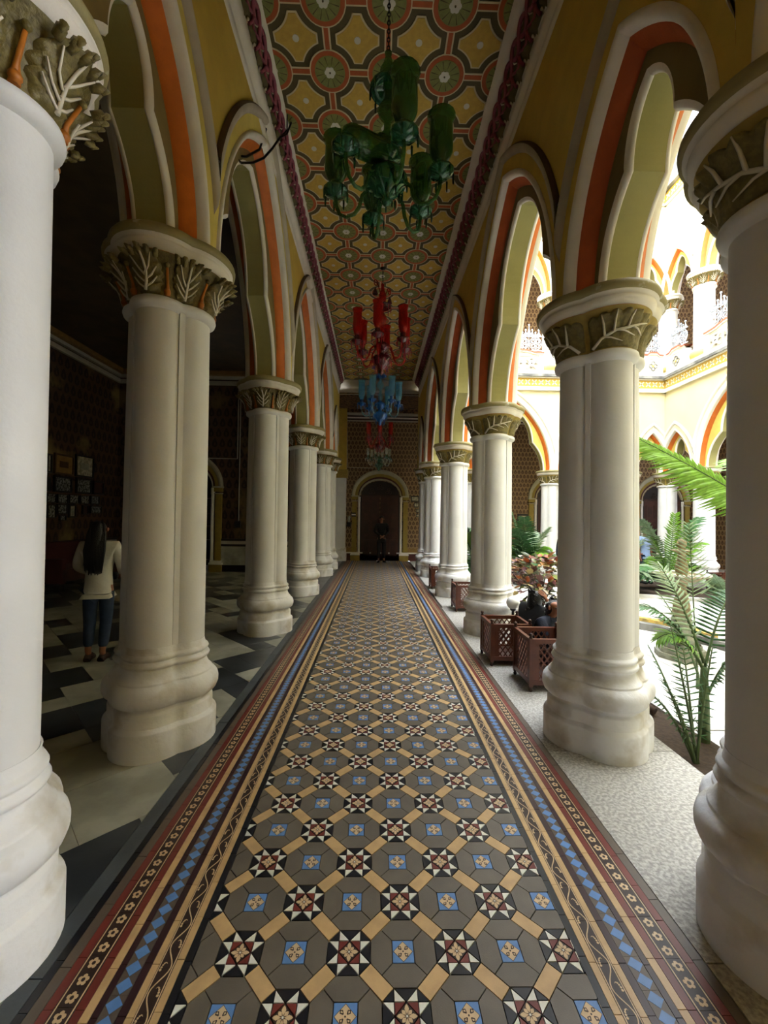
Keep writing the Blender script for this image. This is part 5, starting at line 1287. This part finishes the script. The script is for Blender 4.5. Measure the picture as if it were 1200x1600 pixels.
# ================================================================ small things
frames = [(6.096, 6.496, 1.592, 1.906, 'tan', 'wide tan framed certificate in the top row on the hall wall'), (6.524, 6.944, 1.598, 1.955, 'paper', 'black framed pale print at the right end of the top row'), (5.955, 6.065, 1.592, 1.874, 'paper', 'pale frame in the top row cut off by the near column'),
 (6.099, 6.463, 1.326, 1.577, 'photo', 'large dark photograph below the tan certificate'), (6.544, 6.906, 1.334, 1.59, 'photo', 'black and white group photograph below the pale print'), (6.937, 7.212, 1.341, 1.575, 'dark', 'dark frame at the right end of the second row'), (5.961, 6.037, 1.326, 1.542, 'paper', 'narrow pale frame in the second row at the column edge'),
 (5.968, 6.161, 1.166, 1.306, 'photo', 'small photograph at the left end of the third row'), (6.17, 6.393, 1.162, 1.307, 'photo', 'second small photograph of the third row'), (6.402, 6.625, 1.171, 1.314, 'photo', 'middle small photograph of the third row'), (6.64, 6.865, 1.17, 1.315, 'photo', 'fourth small photograph of the third row, two portraits'), (6.879, 7.101, 1.175, 1.322, 'photo', 'small photograph at the right end of the third row'),
 (5.99, 6.16, .942, 1.148, 'photo', 'upright portrait photograph at the left of the bottom row'), (6.17, 6.382, 1.003, 1.158, 'photo', 'dark oval portrait in the bottom row'), (6.404, 6.568, .949, 1.163, 'paper', 'upright pale page framed in the bottom row'), (6.697, 6.841, 1.004, 1.16, 'dark', 'small dark red frame in the bottom row'), (6.881, 7.161, 1.021, 1.154, 'photo', 'two small photographs in one frame at the right of the bottom row'), (6.22, 6.361, .905, .993, 'photo', 'tiny photograph hanging lowest on the hall wall')]
for y0, y1, z0, z1, kd, lb in frames:
    t = thing('picture_frame', lb, 'picture', (-4.7, (y0+y1)/2, z0), 0, 'framed pictures on the left hall wall'); w = (y1-y0)/2-.006; h = z1-z0-.01; b = .025 if h > .2 else .012
    g = G(); fk = 'pic_gold' if kd == 'tan' else 'pic_black'
    for a in ((-w, 0, w, b), (-w, h-b, w, h), (-w, b, -w+b, h-b), (w-b, b, w, h-b)): g.box(0, a[0], a[1], .03, a[2], a[3], fk)
    g.build('frame', t)
    g = G(); g.box(0, -w+b*.8, b*.8, .014, w-b*.8, h-b*.8, {'tan': 'pic_tan', 'paper': 'pic_paper', 'photo': 'pic_grey', 'dark': 'wood_dark'}[kd]); pr = g.build('picture', t)
    if kd in ('tan', 'paper') and h > .2:
        g = G(); g.box(.0145, -w*.45, h*.35, .016, w*.45, h*.65, 'pic_gold' if kd == 'tan' else 'fountain_grey'); g.build('print', pr)
for x0, x1, z0, z1, lb in ((.847, 1.045, 1.419, 1.561, 'widest small picture right of the far arched door, topmost'), (.926, 1.032, 1.283, 1.407, 'small picture second from the top right of the far door'), (.973, 1.064, 1.161, 1.254, 'small picture third from the top right of the far door'), (.975, 1.051, 1.053, 1.131, 'lowest small picture right of the far door'), (3.42, 3.68, .93, 1.17, 'pale notice board on the wall across the court, left of the doorway')):
    t = thing('small_picture', lb, 'picture', ((x0+x1)/2, YW, z0)); w = (x1-x0)/2; h = z1-z0
    g = G(); g.box(-w, -.02, 0, w, 0, h, 'pic_black'); g.build('frame', t); g = G(); g.box(-w*.75, -.024, h*.2, w*.75, -.02, h*.8, 'pic_paper'); g.build('picture', t)
t = thing('door_sign', 'small black sign with a white band on the left jamb of the far door', 'sign', (-.515, YW-.05, 1.045)); g = G(); g.box(-.05, -.012, 0, .05, 0, .095, 'pic_black'); g.build('plate', t); g = G(); g.box(-.048, -.014, .03, .048, -.012, .062, 'trim_white'); g.build('white_band', t)
t = thing('wall_phone', 'small pale device on a black bracket beside the far door', 'phone', (-.63, YW, .8)); g = G(); g.box(-.05, -.06, .0, .05, 0, .11, 'pic_black'); g.build('bracket', t); g = G(); g.tube([(0, -.04, .11), (0, -.05, .17), (.01, -.045, .23), (.01, -.04, .26)], [.02, .032, .03, .012], 'fountain_grey', 8); g.build('handset', t)
def cable(name, label, pts, r, key, cat='cable'):
    g = G(); g.tube(pts, r, key, 5); g.build(name, None, label=label, category=cat)
cable('conduit', 'white conduit running across the hall wall above the doorway and down to a switch box', [(-4.2, 7.575, 2.06), (-3.06, 7.575, 2.058), (-2.53, 7.575, 2.056), (-2.53, 7.575, 3.35)], .011, 'hood_grey', 'conduit')
cable('conduit', 'thin white conduit dropping down the hall wall to a black box', [(-2.49, 7.575, 3.35), (-2.488, 7.575, .92)], .01, 'hood_grey', 'conduit')
cable('conduit', 'pale conduit down the far wall and across above the arched door', [(-.71, YW-.02, 3.32), (-.68, YW-.02, 2.215), (-.06, YW-.02, 2.21)], .009, 'hood_grey', 'conduit')
g = G(); g.box(-.05, -.05, 0, .05, 0, .12, 'pic_black'); o = g.build('switch_box', None, label='black switch box at the end of the conduit in the hall', category='switch'); o.location = (-2.5*S, 7.6*S, .8*S)
cable('loose_cable', 'black cable hanging in a loop over the nearest left hood moulding', [(-.639, 2.9, 3.8), (-.66, 2.86, 3.68), (-.693, 2.8, 3.6), (-.72, 2.72, 3.45), (-.76, 2.66, 3.33), (-.81, 2.6, 3.245), (-.86, 2.54, 3.19), (-.9, 2.5, 3.2), (-.86, 2.62, 3.3), (-.8, 2.7, 3.42), (-.77, 2.74, 3.6)], .0075, 'chain')
cable('loose_cable', 'short dark wire end sticking out beside the braided border', [(-.655, 2.84, 3.8), (-.66, 2.87, 3.72), (-.7, 2.84, 3.64)], .005, 'chain')
# hood stops at the mitres (left side)
for y in YS[:2]:
    pass
t = thing('sofa', 'dark red sofa against the left hall wall below the pictures', 'sofa', (-4.3, 6.0, 0))
g = G(); g.box(-.3, -.6, .12, .3, .6, .28, 'wood_dark'); g.build('seat', t); g = G(); g.box(-.36, -.6, .12, -.22, .6, .6, 'baseboard_maroon'); g.build('backrest', t)
for y in (-.62, .55):
    g = G(); g.box(-.34, y, .1, .3, y+.08, .42, 'baseboard_maroon'); g.build('armrest', t)
for x in (-.28, .26):
    for y in (-.56, .54): g = G(); g.lathe([(.02, 0), (.03, .05), (.03, .12)], 'wood_black', 8, (x, y, 0)); g.build('leg', t)
t = thing('bookcase', 'dark bookcase with pale books seen through the hall doorway', 'bookcase', (-3.25, 8.35, 0))
g = G(); g.box(-.5, 0, 0, -.46, .25, 1.4, 'wood_black'); g.box(.3, 0, 0, .34, .25, 1.4, 'wood_black'); g.box(-.5, .23, 0, .34, .25, 1.4, 'wood_black'); g.build('case', t)
for z in (.1, .5, .78, 1.05, 1.36): g = G(); g.box(-.46, .0, z, .3, .24, z+.025, 'wood_dark'); g.build('shelf', t)
for k, z in enumerate((.805, 1.075)):
    for i in range(5): g = G(); g.box(0, 0, 0, .035, .15, .19, 'book'); o = g.build('book', None, label='pale old book on the %s shelf of the dark bookcase' % ('lower', 'upper')[k], category='book', group='pale books on the %s shelf' % ('lower', 'upper')[k]); o.location = ((-3.2+i*.045)*S, 8.4*S, z*S)
t = thing('globe_lamp', 'white glass globe garden lamp behind the second planter box', 'lamp', (1.155, 3.42, 0)); g = G(); g.ball((0, 0, .32), .055, 'globe', 20); g.build('globe', t)
g = G(); g.lathe([(.04, 0), (.03, .02), (.012, .04), (.012, .25), (.025, .26), (.025, .275)], 'pic_black', 12); g.build('post', t)
bpy.context.view_layer.update()
for o in list(sc.objects):
    if o.name.split('.')[0] in ('column', 'gallery_column') and o.parent is None: o['kind'] = 'thing'
